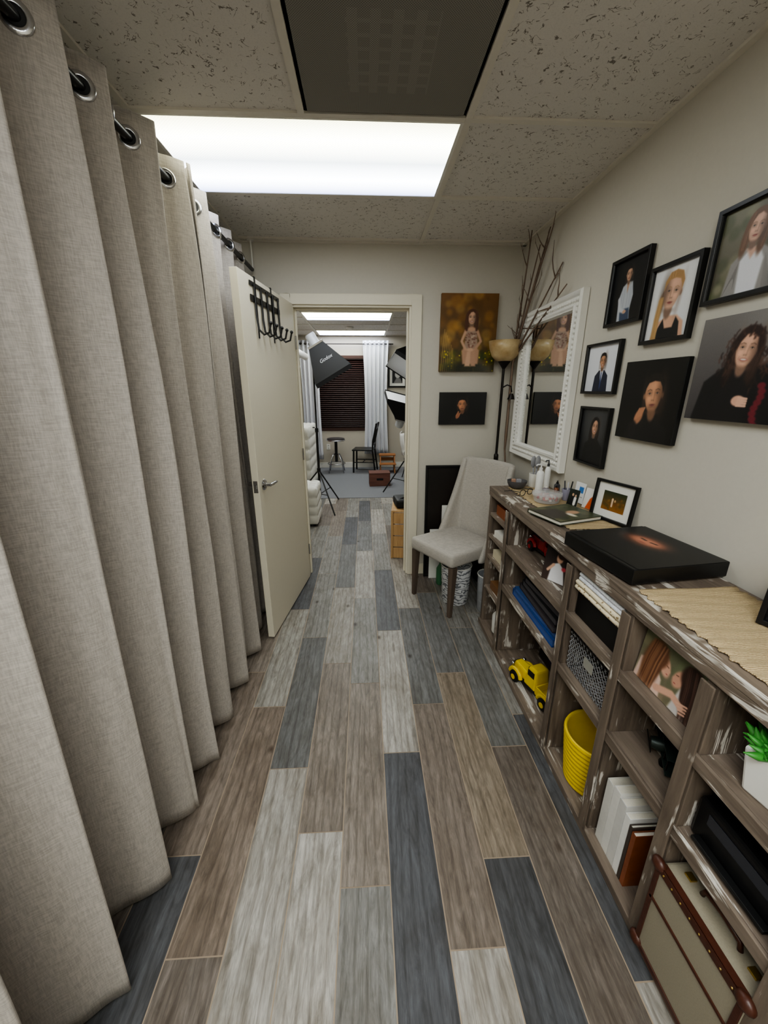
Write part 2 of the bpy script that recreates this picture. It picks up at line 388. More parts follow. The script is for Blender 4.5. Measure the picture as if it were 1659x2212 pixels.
def curtain(y0,y1,lab):
    t=Thing('curtain',lab,'curtain',(-.735,(y0+y1)/2,0))
    ny=int((y1-y0)/.005);nz=50
    P=[]
    for i in range(ny+1):
        y=y0+(y1-y0)*i/ny; row=[]
        for j in range(nz+1):
            z=.028+(CT-.028)*j/nz
            p=cph(y,z); yy=y-.011*math.sin(2*p)
            row.append((cx(y,z)+.735,yy-(y0+y1)/2,z))
        P.append(row)
    t.add('curtain_cloth',MB().grid(P),m_curtain,smooth=True,solid=.003)
    zr=2.31; rx_=-.738
    for kk in range(len(pkT)-1):
        for fr_ in (.75,.25):
            yc=pkT[kk]+(pkT[kk+1]-pkT[kk])*fr_
            if not(y0+.03<yc<y1-.03): continue
            ys=np.linspace(yc-.03,yc+.03,61); xs=[abs(cx(v,zr)-rx_) for v in ys]; yc=float(ys[int(np.argmin(xs))])
            dx=(cx(yc+.003,zr)-cx(yc-.003,zr)); dy=.006-.011*(math.sin(2*cph(yc+.003,zr))-math.sin(2*cph(yc-.003,zr)))
            n=Vector((dy,-dx,0)).normalized()
            c=Vector((cx(yc,zr)+.735,yc-.011*math.sin(2*cph(yc,zr))-(y0+y1)/2,zr)); u=Vector((0,0,1)); w_=n.cross(u)
            gm=MB()
            prof=[(.019,-.006),(.021,-.0075),(.031,-.0055),(.033,-.003),(.033,.003),(.031,.0055),(.021,.0075),(.019,.006)]
            nn_=28; vs=[]
            for r_,h_ in prof:
                for a_ in range(nn_):
                    th=2*pi*a_/nn_; vs.append(c+n*h_+(u*math.cos(th)+w_*math.sin(th))*r_)
            m_=len(prof); fs=[(i*nn_+q,i*nn_+(q+1)%nn_,((i+1)%m_)*nn_+(q+1)%nn_,((i+1)%m_)*nn_+q) for i in range(m_) for q in range(nn_)]
            gm.add(vs,fs)
            t.add('grommet',gm,m_chrome,smooth=True,label='round chrome curtain grommet')
            dm=MB(); dm.tube([c-n*.0050,c+n*.0050],.0195,24)
            t.add('grommet_dark_disc',dm,m_blackm)  # black disc stands in for the shaded opening; the cloth is uncut
curtain(-.36,1.86,'beige linen grommet curtain hanging in deep folds')
curtain(1.868,2.80,'beige linen grommet curtain panel beside the open door')
t=Thing('curtain_rod','black metal curtain rod hung below the ceiling','curtain rod',(-.738,1.2,2.31))
t.add('rod',MB().tube([(0,-1.65,0),(0,1.80,0)],.0125,16),m_black,smooth='auto')
for y in (-1.6,1.82): t.add('rod_bracket',MB().tube([(0,y,.0),(0,y,CZ-2.31)],.005,8).lathe([(.022,0),(.022,.006)],(0,y,CZ-2.31-.012),16),m_white)
# ------------------------------------------------------------------ DOOR
dl=.865; ang=math.atan2(2.20-3.045,-.615-(-.50))
D=Thing('door_1','cream flush door standing open with lever handle','door',(-.512,3.035,.012),rz=ang)
D.e['kind']='structure'
D.add('door_panel',MB().box(0,dl,-.02,.02,0,2.10),m_trimp,bevel=.002)
def lever(sgn):
    q=MB(); q.lathe([(.031,0),(.033,.004),(.027,.012),(.012,.016),(.011,.045),(.0,.047)],(0,0,0),24)
    q.tube([(0,0,.042),(-.03,0,.046),(-.07,0,.046),(-.10,.004,.042),(-.112,.006,.036)],[.009,.010,.0085,.008,.006],10)
    o=D.add('door_handle',q,m_chrome,smooth='auto',label='brushed chrome lever handle'); o.location=(dl-.065,sgn*.0205,1.0); o.rotation_euler=(-sgn*pi/2,0,0); return o
lever(1);lever(-1)
D.add('latch_plate',MB().box(dl-.0005,dl+.0015,-.0125,.0125,.965,1.035).box(dl,dl+.008,-.006,.006,.99,1.01),m_chrome)
for z in (.25,1.05,1.85): D.add('hinge',MB().tube([(-.006,.026,z-.045),(-.006,.026,z+.045)],.006,10),m_chrome)
H=Thing('coat_hook_rack','black metal over-door coat hook rack','coat rack',(-.512,3.035,.035),rz=ang)
hb=MB()
for x in (.42,.66): hb.box(x-.008,x+.008,.021,.0235,1.78,2.0825).box(x-.008,x+.008,-.0235,-.021,2.03,2.0825).box(x-.008,x+.008,-.0235,.0235,2.0775,2.0815)
hb.box(.30,.74,.0235,.0275,1.955,1.985).box(.30,.74,.0235,.0275,2.03,2.05)
H.add('rack_frame',hb,m_black)
for x in (.33,.42,.51,.60,.69):
    q=MB().tube([(x,.030,2.04),(x,.030,1.88),(x,.036,1.82),(x,.062,1.795),(x,.092,1.805),(x,.104,1.85)],.006,8)
    q.sph((x,.104,1.852),.010)
    H.add('hook',q,m_black,smooth='auto')
# ------------------------------------------------------------------ PAINTED PRINTS
m_print,nt,b=newmat('photo_print')
at=node(nt,'ShaderNodeAttribute',attribute_name='pc'); nt.links.new(at.outputs['Color'],b.inputs['Base Color']); b.inputs['Roughness'].default_value=.4
class Art:
    def __init__(s,w,h,n=190):
        s.w,s.h=w,h; s.ny=n; s.nx=max(20,int(n*w/h)); a=w/h
        s.X,s.Y=np.meshgrid(np.linspace(0,a,s.nx+1),np.linspace(0,1,s.ny+1)); s.a=a
        s.C=np.zeros(s.X.shape+(3,)); s.at()
    def at(s,cx=0,cy=0,sc=1,an=0):
        c,d=math.cos(an),math.sin(an); x=s.X-cx;y=s.Y-cy
        s.x=(x*c+y*d)/sc; s.y=(-x*d+y*c)/sc; return s
    def put(s,dist,col,soft,al=1):
        m=np.clip(.5-dist/max(soft,1e-4),0,1)[...,None]; m=m*m*(3-2*m)*al; s.C=s.C*(1-m)+np.array(col,float)*m; return s
    def fill(s,c0,c1=None,ax='y'):
        t=(s.Y if ax=='y' else s.X/s.a)[...,None]; c1=c1 or c0; s.C=np.array(c0,float)*(1-t)+np.array(c1,float)*t; return s
    def e(s,cx,cy,rx,ry,col,soft=.1,al=1,an=0):
        c,d=math.cos(an),math.sin(an); x=s.x-cx;y=s.y-cy; u=(x*c+y*d)/rx; v=(-x*d+y*c)/ry
        return s.put((np.sqrt(u*u+v*v)-1)*min(rx,ry),col,soft,al)
    def ln(s,pts,wd,col,soft=.05,al=1):
        dd=np.full(s.x.shape,9.)
        for (x0,y0),(x1,y1) in zip(pts,pts[1:]):
            vx,vy=x1-x0,y1-y0; t=np.clip(((s.x-x0)*vx+(s.y-y0)*vy)/(vx*vx+vy*vy+1e-9),0,1)
            dd=np.minimum(dd,np.hypot(s.x-x0-t*vx,s.y-y0-t*vy))
        return s.put(dd-wd,col,soft,al)
    def p(s,pts,col,soft=.05,al=1):
        ins=np.zeros(s.x.shape,bool); dd=np.full(s.x.shape,9.); n=len(pts)
        for i in range(n):
            x0,y0=pts[i];x1,y1=pts[(i+1)%n]; vx,vy=x1-x0,y1-y0
            t=np.clip(((s.x-x0)*vx+(s.y-y0)*vy)/(vx*vx+vy*vy+1e-9),0,1); dd=np.minimum(dd,np.hypot(s.x-x0-t*vx,s.y-y0-t*vy))
            c=((y0>s.y)!=(y1>s.y)); 
            with np.errstate(all='ignore'): xi=(x1-x0)*(s.y-y0)/(y1-y0+1e-12)+x0
            ins^=(c&(s.x<xi))
        return s.put(np.where(ins,-dd,dd),col,soft,al)
    def bokeh(s,n,cols,r0,r1,al=.4,soft=.05,y0=0,y1=1):
        s.at()
        for _ in range(n):
            s.e(random.uniform(0,s.a),random.uniform(y0,y1),*(2*[random.uniform(r0,r1)]),random.choice(cols),soft,al)
        return s
    def head(s,cx,cy,sc,an,skin,hair,long=0,side=1,lip=(165,92,86),dim=1,smile=0,beard=0):
        k=np.array(skin,float); h=np.array(hair,float); s.at(cx,cy,sc,an); w_=np.minimum
        if long: s.e(0,-.1,.98,1.12,h,.15).e(-.72,.75,.34,1.0+long*.4,h,.2).e(.72,.75,.34,1.0+long*.4,h,.2)
        s.e(.02,1.0,.32,.48,k*.60,.2)
        s.e(-.72,.05,.09,.18,k*.7,.08).e(.72,.05,.09,.18,k*.7,.08) if not long else None
        s.e(0,-.12,.69,.82,k*.93,.14).e(0,.24,.56,.74,k*.93,.16)
        # modelling of the face: forehead, cheeks, chin, shadow side
        s.e(0,-.50,.42,.24,w_(k*1.10,255),.5,.6).e(-.30*side,.22,.20,.18,w_(k*1.14,255),.35,.6).e(.28*side,.24,.16,.15,w_(k*1.06,255),.3,.4)
        s.e(0,.80,.18,.10,w_(k*1.06,255),.2,.5).e(0,.98,.45,.12,k*.6,.25,.6)
        s.e(.66*side,.1,.34,1.05,k*.40,.6,.65).e(-.70*side,.2,.14,.9,k*.6,.35,.5)
        for q in (-1,1):
            s.e(q*.30,-.12,.20,.13,k*.66,.16,.55)
            s.ln([(q*.47,-.24),(q*.32,-.31),(q*.15,-.26)],.014,h*.7+k*.12,.07,.8)
            s.e(q*.30,-.07,.105,.040,(190,180,172),.03,.7); s.e(q*.30,-.075,.048,.045,(38,28,24),.03)
            s.ln([(q*.42,-.07),(q*.30,-.125),(q*.19,-.08)],.010,(34,24,20),.04,.85)
            s.e(q*.30,.04,.14,.03,k*.72,.08,.4)
        s.e(0,.06,.05,.26,w_(k*1.10,255),.1,.5).e(.09*side,.12,.04,.22,k*.7,.10,.5).e(-.06,.31,.04,.03,k*.5,.05,.7).e(.06,.31,.04,.03,k*.5,.05,.7).e(0,.30,.14,.06,k*.76,.12,.4)
        if smile: s.e(0,.555,.25,.085,lip,.06).e(0,.545,.19,.045,(228,222,214),.04); s.ln([(-.30,.40),(-.34,.55)],.012,k*.65,.08,.6).ln([(.30,.40),(.34,.55)],.012,k*.65,.08,.6)
        else: s.e(0,.535,.20,.032,np.array(lip)*.85,.05).e(0,.595,.17,.038,lip,.05).ln([(-.2,.56),(.2,.56)],.006,np.array(lip)*.45,.03,.8)
        s.e(0,.68,.14,.03,k*.7,.08,.5)
        if beard: s.e(0,.75,.42,.22,h,.25,beard*.8)
        if long:
            s.p([(-.80,.35),(-.86,-.5),(-.5,-1.05),(0,-1.2),(.5,-1.05),(.86,-.5),(.8,.35),(.60,-.1),(.48,-.6),(.1,-.85),(-.25,-.75),(-.52,-.35),(-.62,0)],h,.14)
            for i in range(34):
                q=random.choice((-1,1)); x0=q*random.uniform(.55,1.0); s.ln([(x0*.7,-.95),(x0,0),(x0*random.uniform(.9,1.12),1.3+long*.3)],.008,h*random.choice((.6,1.4,1.7)),.05,.45)
        else:
            s.p([(-.72,-.05),(-.78,-.6),(-.5,-1.08),(0,-1.2),(.5,-1.08),(.78,-.6),(.72,-.05),(.62,-.4),(.43,-.68),(0,-.76),(-.43,-.68),(-.62,-.4)],h,.10)
            for i in range(10): x0=-.5+.1*i; s.ln([(x0,-.80),(x0*1.1,-1.08)],.008,h*random.choice((.7,1.5))+4,.06,.4)
        return s.at()
    def mesh(s,name):
        nx,ny=s.nx,s.ny; W,H_=s.w,s.h
        Cp=np.pad(s.C,((1,1),(1,1),(0,0)),'edge'); s.C=.5*s.C+.125*(Cp[2:,1:-1]+Cp[:-2,1:-1]+Cp[1:-1,2:]+Cp[1:-1,:-2])
        n=np.random.normal(0,1.5,s.C.shape[:2])[...,None]; C=lin(np.clip(s.C+n,0,255))
        xs=s.X/s.a*W-W/2; zs=H_/2-s.Y*H_
        V=np.stack([xs,np.zeros_like(xs),zs],-1).reshape(-1,3)
        idx=np.arange((nx+1)*(ny+1)).reshape(ny+1,nx+1)
        F_=np.stack([idx[:-1,:-1],idx[1:,:-1],idx[1:,1:],idx[:-1,1:]],-1).reshape(-1,4)
        me=bpy.data.meshes.new(name); me.from_pydata(V.tolist(),[],F_.tolist())
        a=me.color_attributes.new('pc','FLOAT_COLOR','POINT')
        a.data.foreach_set('color',np.concatenate([C.reshape(-1,3),np.ones(((nx+1)*(ny+1),1))],1).ravel().astype(np.float32))
        me.materials.append(m_print); return me
def picture(name,label,art,loc,rz=0,rx=0,fw=.018,fd=.022,fcol=None,matw=0,canvas=0,side=None,base=False):
    w_,h_=art.w,art.h
    W=w_+2*(fw+matw) if not canvas else w_; Hh=h_+2*(fw+matw) if not canvas else h_
    t=Thing(name,label,'picture',loc,rz=rz,rx=rx); dz=Hh/2 if base else 0
    def off(o): o.location=(0,0,dz); return o
    if canvas:
        off(t.add('canvas_body',MB().box(-W/2,W/2,-canvas,-.001,-Hh/2,Hh/2),side or m_blackm,bevel=min(.002,canvas/3)))
        o=t.add('print',art.mesh('print'),None); o.location=(0,-canvas-.0008,dz)
    else:
        off(t.add('frame',MB().ring(W,Hh,[(0,-.001),(0,-fd),(fw*.85,-fd),(fw,-fd*.75),(fw,-.001)]),fcol or m_black,bevel=.001))
        off(t.add('backing',MB().box(-W/2+fw*.9,W/2-fw*.9,-.006,-.002,-Hh/2+fw*.9,Hh/2-fw*.9),m_white if matw else m_blackm))
        o=t.add('print',art.mesh('print'),None); o.location=(0,-.0075,dz)
    return t
RW=-pi/2
def wallpic(name,label,art_fn,ya,yb,za,zb,canvas=0,fw=.015,matw=0,fd=.022,side=None):
    w_=yb-ya;h_=zb-za
    if not canvas: w_-=2*(fw+matw);h_-=2*(fw+matw)
    A=Art(w_,h_); art_fn(A)
    return picture(name,label,A,(XR-.001,(ya+yb)/2,(za+zb)/2),rz=RW,canvas=canvas,fw=fw,matw=matw,fd=fd,side=side)
def a1(A):
    A.fill((128,126,106),(90,84,72)).bokeh(30,[(150,150,120),(190,180,160),(70,80,50),(110,120,80)],.04,.12,.4,.08)
    A.at().e(A.a*.8,.1,.2,.5,(80,70,60),.3,.7)
    A.at().p([(.18,1.05),(.24,.62),(.40,.50),(.62,.50),(A.a,.66),(A.a+.1,1.05)],(150,146,144),.04)
    A.p([(.40,1.05),(.36,.62),(.46,.52),(.60,.52),(.68,.66),(.66,1.05)],(222,222,228),.04)
    A.p([(.42,.50),(.5,.62),(.6,.50)],(205,165,145),.05)
    for i in range(14): A.ln([(.2+.012*i,1.0-.03*i),(.34,.66+.02*i)],.003,(116,112,110),.02,.6); A.ln([(.70+.012*i,.62+.03*i),(.74+.01*i,1.0)],.003,(120,116,114),.02,.6)
    A.head(.50,.28,.165,.1,(215,172,150),(112,82,62),long=.35,smile=0)
def a2(A):
    A.fill((22,22,24),(12,12,13)); A.at()
    A.p([(.25,1.05),(.22,.62),(.30,.42),(.42,.36),(.56,.38),(.62,.60),(.58,.85),(.62,1.05)],(186,190,198),.04)
    A.p([(.34,1.05),(.30,.80),(.56,.80),(.60,1.05)],(62,76,100),.04)
    for x in (.30,.36,.46,.52,.56): A.ln([(x,.46),(x+.01,.78)],.004,(130,136,150),.03,.6)
    A.p([(.40,.38),(.44,.55),(.48,.38)],(190,150,125),.02)
    A.ln([(.24,.62),(.30,.80),(.42,.84)],.035,(198,200,206),.04); A.e(.44,.85,.05,.03,(200,160,135),.02)
    A.head(.43,.24,.115,0,(200,158,132),(30,24,22),smile=0)
def a3(A):
    A.fill((232,232,234),(222,222,224)); A.at()
    A.p([(.10,1.05),(.22,.76),(.42,.68),(.62,.70),(.76,.80),(.80,1.05)],(218,172,145),.04)
    A.p([(.20,1.05),(.26,.84),(.34,.72),(.40,.86),(.56,.86),(.60,.72),(.68,.80),(.72,1.05)],(24,24,26),.03)
    A.ln([(.25,.4),(.2,.7),(.18,1.0)],.05,(170,130,80),.06)
    A.head(.43,.36,.25,.12,(224,180,155),(178,138,90),long=.0,side=-1)
    A.at().ln([(.22,.45),(.19,.7),(.2,1.0)],.045,(176,136,86),.06)
    for i in range(12): A.ln([(.18+.008*i,.4),(.15+.008*i,.7),(.17+.007*i,1.0)],.003,random.choice([(206,170,118),(140,104,64)]),.015,.6)
def a4(A):
    A.fill((232,233,238),(214,216,224)); A.at()
    A.p([(.32,1.05),(.36,.66),(.50,.54),(.72,.54),(.86,.66),(.90,1.05)],(28,34,56),.02)
    A.p([(.55,.54),(.61,.90),(.68,.54)],(226,228,236),.02); A.p([(.595,.58),(.585,.9),(.61,.98),(.635,.9),(.625,.58)],(44,62,110),.015)
    A.head(.61,.34,.155,0,(198,146,112),(24,20,20),smile=1)
def a5(A):
    A.fill((10,9,9)); A.at()
    A.p([(.15,1.05),(.25,.80),(.45,.70),(.75,.70),(.95,.82),(1.0,1.05)],(22,20,21),.05)
    A.head(.62,.42,.22,-.08,(212,156,122),(28,22,20),side=1,beard=.3)
    A.e(.42,.70,.07,.11,(176,122,92),.04,1,.5); 
    for i in range(4): A.ln([(.36+.035*i,.74-.02*i),(.42+.03*i,.60-.005*i)],.014,(190,134,102),.02)
    A.e(.34,.88,.08,.12,(30,26,28),.05)
def a6(A):
    A.fill((56,56,58),(30,30,32)).at().e(.45,.3,.35,.35,(84,84,86),.4,.6)
    A.p([(.15,1.05),(.2,.66),(.38,.54),(.60,.54),(.78,.68),(.8,1.05)],(20,20,22),.03)
    A.head(.47,.32,.15,.08,(206,158,130),(26,20,20),long=.7,smile=1)
def a7(A):
    A.fill((120,116,114),(66,62,64)).at().e(.9,.2,.4,.4,(140,136,134),.5,.6)
    A.p([(.08,1.05),(.16,.62),(.36,.48),(.80,.48),(1.0,.66),(1.1,1.05)],(20,19,22),.03)
    A.head(.56,.33,.17,.12,(226,178,152),(46,30,26),long=.55,smile=1)
    for i in range(110):
        a=random.uniform(0,2*pi); x=.56+math.cos(a)*random.uniform(.16,.27);y=.42+math.sin(a)*random.uniform(.2,.32)
        if (abs(x-.56)<.12 and y>.2) : continue
        A.ln([(x,y),(x+random.uniform(-.02,.02),y+.02),(x+random.uniform(-.03,.03),y+.05)],.008,random.choice([(50,32,28),(32,20,18),(84,56,46)]),.02,.7)
    A.p([(.30,1.05),(.36,.70),(.50,.62),(.62,.62),(.72,.80),(.7,1.05)],(24,22,25),.03)
    A.e(.60,.80,.07,.05,(220,172,148),.02); 
    for i in range(4): A.ln([(.60,.77+.025*i),(.69,.78+.022*i)],.011,(226,180,156),.01)
    for i in range(8): A.e(.80+.02*math.sin(i),.66+.05*i,.04,.03,(130,36,50),.02,.8)
def ag(A):
    A.fill((122,84,42),(70,58,28)).bokeh(60,[(196,140,60),(150,100,40),(90,62,24),(214,170,90)],.02,.09,.35,.06)
    A.bokeh(70,[(70,84,30),(120,110,30),(50,60,22)],.02,.05,.5,.03,.74,1); A.bokeh(30,[(226,200,40),(230,214,90)],.006,.014,.9,.01,.72,1)
    for i in range(7): A.at().ln([(.02+.03*i,1),(.06+.02*i,.45+.04*i)],.004,(220,180,110),.01,.6)
    A.at().e(.44,.97,.34,.10,(30,32,18),.1,.8)
    A.head(.435,.30,.088,.05,(214,170,142),(84,50,34),long=1.0,smile=1)
    A.at().p([(.33,.90),(.31,.72),(.36,.66),(.50,.66),(.56,.72),(.55,.90)],(186,146,120),.03)
    A.p([(.36,.93),(.39,.74),(.44,.72),(.44,.93)],(208,168,140),.03).p([(.45,.93),(.45,.72),(.50,.74),(.52,.93)],(190,150,124),.03)
    A.p([(.36,.46),(.345,.68),(.40,.71),(.48,.71),(.535,.68),(.515,.46),(.47,.43),(.40,.43)],(166,140,122),.02)
    for i in range(34): A.e(random.uniform(.36,.51),random.uniform(.49,.69),.013,.011,random.choice([(140,96,80),(196,172,154),(110,74,60)]),.01,.8)
    A.e(.435,.445,.055,.03,(200,158,130),.03)
    A.ln([(.355,.47),(.305,.60),(.36,.70)],.018,(200,160,132),.02); A.ln([(.52,.47),(.575,.60),(.50,.70)],.018,(190,150,124),.02)
    A.e(.43,.71,.05,.022,(210,170,142),.02)
    for q in (.365,.375,.505,.515): A.ln([(q,.30),(q-.005,.46)],.010,(84,50,34),.02,.8)
def ad(A):
    A.fill((12,11,12)); A.at().p([(.30,1.05),(.42,.78),(.60,.68),(.86,.68),(1.0,.8),(1.1,1.05)],(24,21,22),.04)
    A.head(.73,.38,.20,-.05,(196,134,98),(24,18,18),side=1,beard=.3); A.e(.60,.72,.06,.10,(160,104,76),.03,1,.4)
    A.ln([(.56,.72),(.62,.60)],.02,(176,118,86),.02).ln([(.62,.76),(.68,.64)],.018,(170,112,82),.02)
wallpic('framed_portrait','black framed portrait of a person in white top and grey cardigan',a1,1.13,1.37,1.80,2.065)
wallpic('framed_portrait','black framed portrait of a seated person in white shirt',a2,1.67,1.915,1.81,2.075)
wallpic('framed_portrait','black framed portrait of a blonde person in black tank top',a3,1.40,1.645,1.71,1.98)
wallpic('framed_portrait','black framed portrait of a smiling person in navy suit',a4,1.76,2.03,1.52,1.75,fw=.013)
wallpic('canvas_portrait','dark canvas portrait of a person resting chin on hand',a5,1.365,1.69,1.345,1.65,canvas=.02)
wallpic('framed_portrait','small black framed portrait of a long-haired person in black',a6,1.755,2.005,1.18,1.46,fw=.012)
wallpic('canvas_portrait','canvas portrait of a smiling curly-haired person in black coat',a7,.96,1.33,1.448,1.755,canvas=.02,side=M((60,58,58),.6))
A=Art(.41,.52,210);ag(A); picture('canvas_portrait','canvas portrait of a child in golden meadow light',A,(.76,YB-.001,1.927),canvas=.03,side=M((120,84,40),.6))
A=Art(.36,.24);ad(A); picture('canvas_portrait','dark canvas portrait of a person with hand at chin',A,(.75,YB-.001,1.40),canvas=.025)
# ------------------------------------------------------------------ MIRROR
t=Thing('wall_mirror','large rectangular mirror in ornate white beaded frame','mirror',(XR-.002,2.495,1.555),rz=RW)
mw,mh=.77,.94
fr=MB().ring(mw,mh,[(0,-.001),(0,-.035),(.010,-.045),(.022,-.040),(.030,-.030),(.060,-.030),(.072,-.040),(.080,-.036),(.092,-.015),(.092,-.001)])
def beads(ins,rad,n_,y):
    W=mw/2-ins;Hh=mh/2-ins
    nx_=int(2*W/(rad*2.3));nz_=int(2*Hh/(rad*2.3))
    for i in range(nx_+1):
        for s_ in (-1,1): fr.sph((-W+2*W*i/nx_,y,s_*Hh),rad,8,5)
    for i in range(1,nz_):
        for s_ in (-1,1): fr.sph((s_*W,y,-Hh+2*Hh*i/nz_),rad,8,5)
beads(.045,.011,0,-.031); beads(.084,.005,0,-.030)
t.add('mirror_frame',fr,m_white,smooth='auto')
mm_,nt,b=newmat('mirror_glass'); b.inputs['Base Color'].default_value=(.86,.87,.87,1); b.inputs['Metallic'].default_value=1; b.inputs['Roughness'].default_value=.01
t.add('mirror_glass',MB().box(-mw/2+.085,mw/2-.085,-.012,-.008,-mh/2+.085,mh/2-.085),mm_)
# ------------------------------------------------------------------ SHELF UNIT
SX=.775; SXB=XR-.005; ZT=.972
rows=[(.69,.722),(.452,.484)]
ups=[2.285,1.96,1.29,.96,.675,.39,.10,-.19,-.48]
S=Thing('shelf_unit','long rustic reclaimed-wood cubby shelf with flaking white paint','shelf',(0,0,0))
y1,y0_=2.305,-.50
tp=MB(); 
for i in range(4):
    wd=(SXB-(SX-.008))/4; x0=SX-.008+i*wd; ya=y1
    while ya>y0_:
        yb=max(ya-random.uniform(.5,.9),y0_); tp.box(x0+.0008,x0+wd-.0008,yb+.0008,ya-.0008,ZT-.024-random.uniform(0,.0015),ZT-random.uniform(0,.002)); ya=yb
S.add('top',tp,m_shelf_y,bevel=.0015)
S.add('front_rail',MB().box(SX-.006,SX+.014,y0_,y1,ZT-.056,ZT-.026),m_shelf_y,bevel=.002)
for z0,z1 in rows:
    for a_,b_ in zip(ups,ups[1:]):
        if a_>2: continue
        S.add('shelf_board',MB().box(SX+.001,SXB-.01,b_+.0165,a_-.0165,z0+.004,z1),m_shelf_y,bevel=.002)
    S.add('shelf_rail',MB().box(SX-.010,SX+.0,y0_,1.98,z0-.004,z1+.001),m_shelf_y,bevel=.002)
for z in (.80,.66,.52,.30):
    S.add('shelf_board',MB().box(SX+.001,SXB-.01,1.9765,2.2685,z-.010,z+.010),m_shelf_y,bevel=.002)
for y in ups: S.add('divider',MB().box(SX,SXB-.01,y-.016,y+.016,.036,ZT-.026),m_shelf_z,bevel=.002)
for y in ups[1:]: S.add('divider_face',MB().box(SX-.016,SX-.0105,y-.019,y+.019,.03,ZT-.058),m_shelf_z,bevel=.002)
S.add('base_board',MB().box(SX-.012,SXB-.01,y0_,y1,.001,.034),m_shelf_y,bevel=.002)
S.add('back_panel',MB().box(SXB-.009,SXB-.001,y0_,y1,.036,ZT-.026),m_shelf_x)
ZS=ZT+.001
m_straw,nt,b=newmat('woven_straw')
sx=mp(nt,(1,1,1)); wv=node(nt,'ShaderNodeTexWave',wave_type='BANDS',bands_direction='Y'); wv.inputs['Scale'].default_value=70; wv.inputs['Distortion'].default_value=3; nt.links.new(sx,wv.inputs['Vector'])
nn=noise(nt,mp(nt,(1,1,1)),220,3)
c=ramp(nt,math_(nt,'MULTIPLY',math_(nt,'ADD',wv.outputs['Fac'],nn),.5),[(.25,L4((150,126,92))),(.75,L4((208,188,150)))]); nt.links.new(c,b.inputs['Base Color']); b.inputs['Roughness'].default_value=.9; bump(nt,b,wv.outputs['Fac'],.3,.004)
def runner(ya,yb,x0,x1,lab):
    n=int((yb-ya)/.006);P=[]
    for i in range(n+1):
        y=ya+(yb-ya)*i/n; e=.004*math.sin(i*1.3)+.003*random.uniform(-1,1)
        P.append([(x0+e+(x1-x0)*j/8,y,ZS+.003+.0015*math.sin(i*.9+j)) for j in range(9)])
    mb=MB().grid(P)
    solo('table_runner',lab,'table runner',mb,m_straw,smooth=True,solid=.003)
runner(1.50,2.24,.86,1.10,'woven straw table runner under small items')
runner(.48,.985,.80,1.10,'woven straw table runner with frayed edge')
ZR=ZS+.0065
A=Art(.335,.315,110); A.fill((14,13,13)); A.at().e(.46,.36,.26,.17,(120,70,50),.2,.9).e(.46,.36,.18,.09,(206,134,104),.1,.85).ln([(.36,.33),(.43,.34)],.012,(40,20,14),.02).ln([(.50,.34),(.57,.33)],.012,(40,20,14),.02).e(.46,.42,.05,.015,(150,80,64),.02)
t=Thing('canvas_print_block','black gallery canvas lying flat with dim face print','picture',(.945,1.195,ZS+.006),rz=RW+.12)
t.add('canvas_body',MB().box(-.168,.168,-.172,.172,0,.05),m_black,bevel=.003)
o=t.add('print',A.mesh('print'),None); o.rotation_euler=(-pi/2,0,0); o.location=(0,0,.0508)
A=Art(.115,.085,80); A.fill((40,50,30),(150,96,40)).at().bokeh(30,[(120,70,30),(160,110,50),(60,60,30)],.04,.1,.4,.05,.3,1); A.at().e(.6,.4,.06,.08,(230,190,150),.03).ln([(.6,.45),(.6,.75)],.05,(220,190,160),.03).e(.75,.45,.05,.07,(200,160,120),.03)
t=picture('framed_photo','dark framed small photo with wide white mat standing upright',A,(1.087,1.585,ZR),rz=RW+.28,rx=-.10,fw=.012,fd=.018,matw=.034,base=True)
def book(name,label,loc,rz,w_,d_,h_,cover,pages=(225,220,208),art=None,group=None):
    t=Thing(name,label,'book',loc,rz=rz,group=group)
    c=MB().box(-w_/2,w_/2,-d_/2,d_/2,0,.002).box(-w_/2,w_/2,-d_/2,d_/2,h_-.002,h_).box(-w_/2,-w_/2+.002,-d_/2,d_/2,.002,h_-.002)
    t.add('cover',c,cover); t.add('pages',MB().box(-w_/2+.003,w_/2-.005,-d_/2+.004,d_/2-.004,.0025,h_-.0025),M(pages,.8,var=.1,scale=200))
    if art is not None:
        o=t.add('cover_print',art.mesh('cover_print'),None); o.rotation_euler=(-pi/2,0,0); o.location=(0,0,h_+.0006)
    return t
A=Art(.205,.235,70); A.fill((58,66,44),(96,92,66)).bokeh(40,[(70,80,50),(110,110,80),(40,46,30)],.04,.12,.4,.05); A.at().p([(.1,1),(.2,.5),(.6,.45),(.7,1)],(60,54,46),.05).e(.5,.35,.1,.14,(190,150,120),.05).e(.62,.5,.12,.06,(226,214,196),.05)
book('photo_book','hardcover photo book with green outdoor cover lying flat',(.918,1.67,ZR),RW+.30,.21,.24,.018,M((60,66,50),.3),art=A)
t=Thing('candy_container','clear round tub filled with red and white candies','container',(.945,1.91,ZR))
m_clear=M((235,235,235),.08,alpha=.25,name='clear_plastic')
t.add('tub',MB().lathe([(.055,0),(.062,.004),(.070,.035),(.074,.036),(.074,.040)],n=28),m_clear,smooth='auto',solid=.0015)
for c3,lab in (((196,40,44),'red candies'),((232,226,222),'white candies')):
    cm=MB()
    for i in range(34 if c3[1]<100 else 16):
        a=random.uniform(0,2*pi);r=math.sqrt(random.random())*.052; cm.sph((r*math.cos(a),r*math.sin(a),.012+random.uniform(0,.022)),.008,7,5)
    o=t.add('candies',cm,M(c3,.3,var=.2,scale=90),smooth=True,label=lab); o['kind']='stuff'
t.add('lid',MB().lathe([(0,.046),(.070,.046),(.075,.042),(.075,.050),(.070,.052),(0,.052)],n=28),m_clear,smooth='auto')
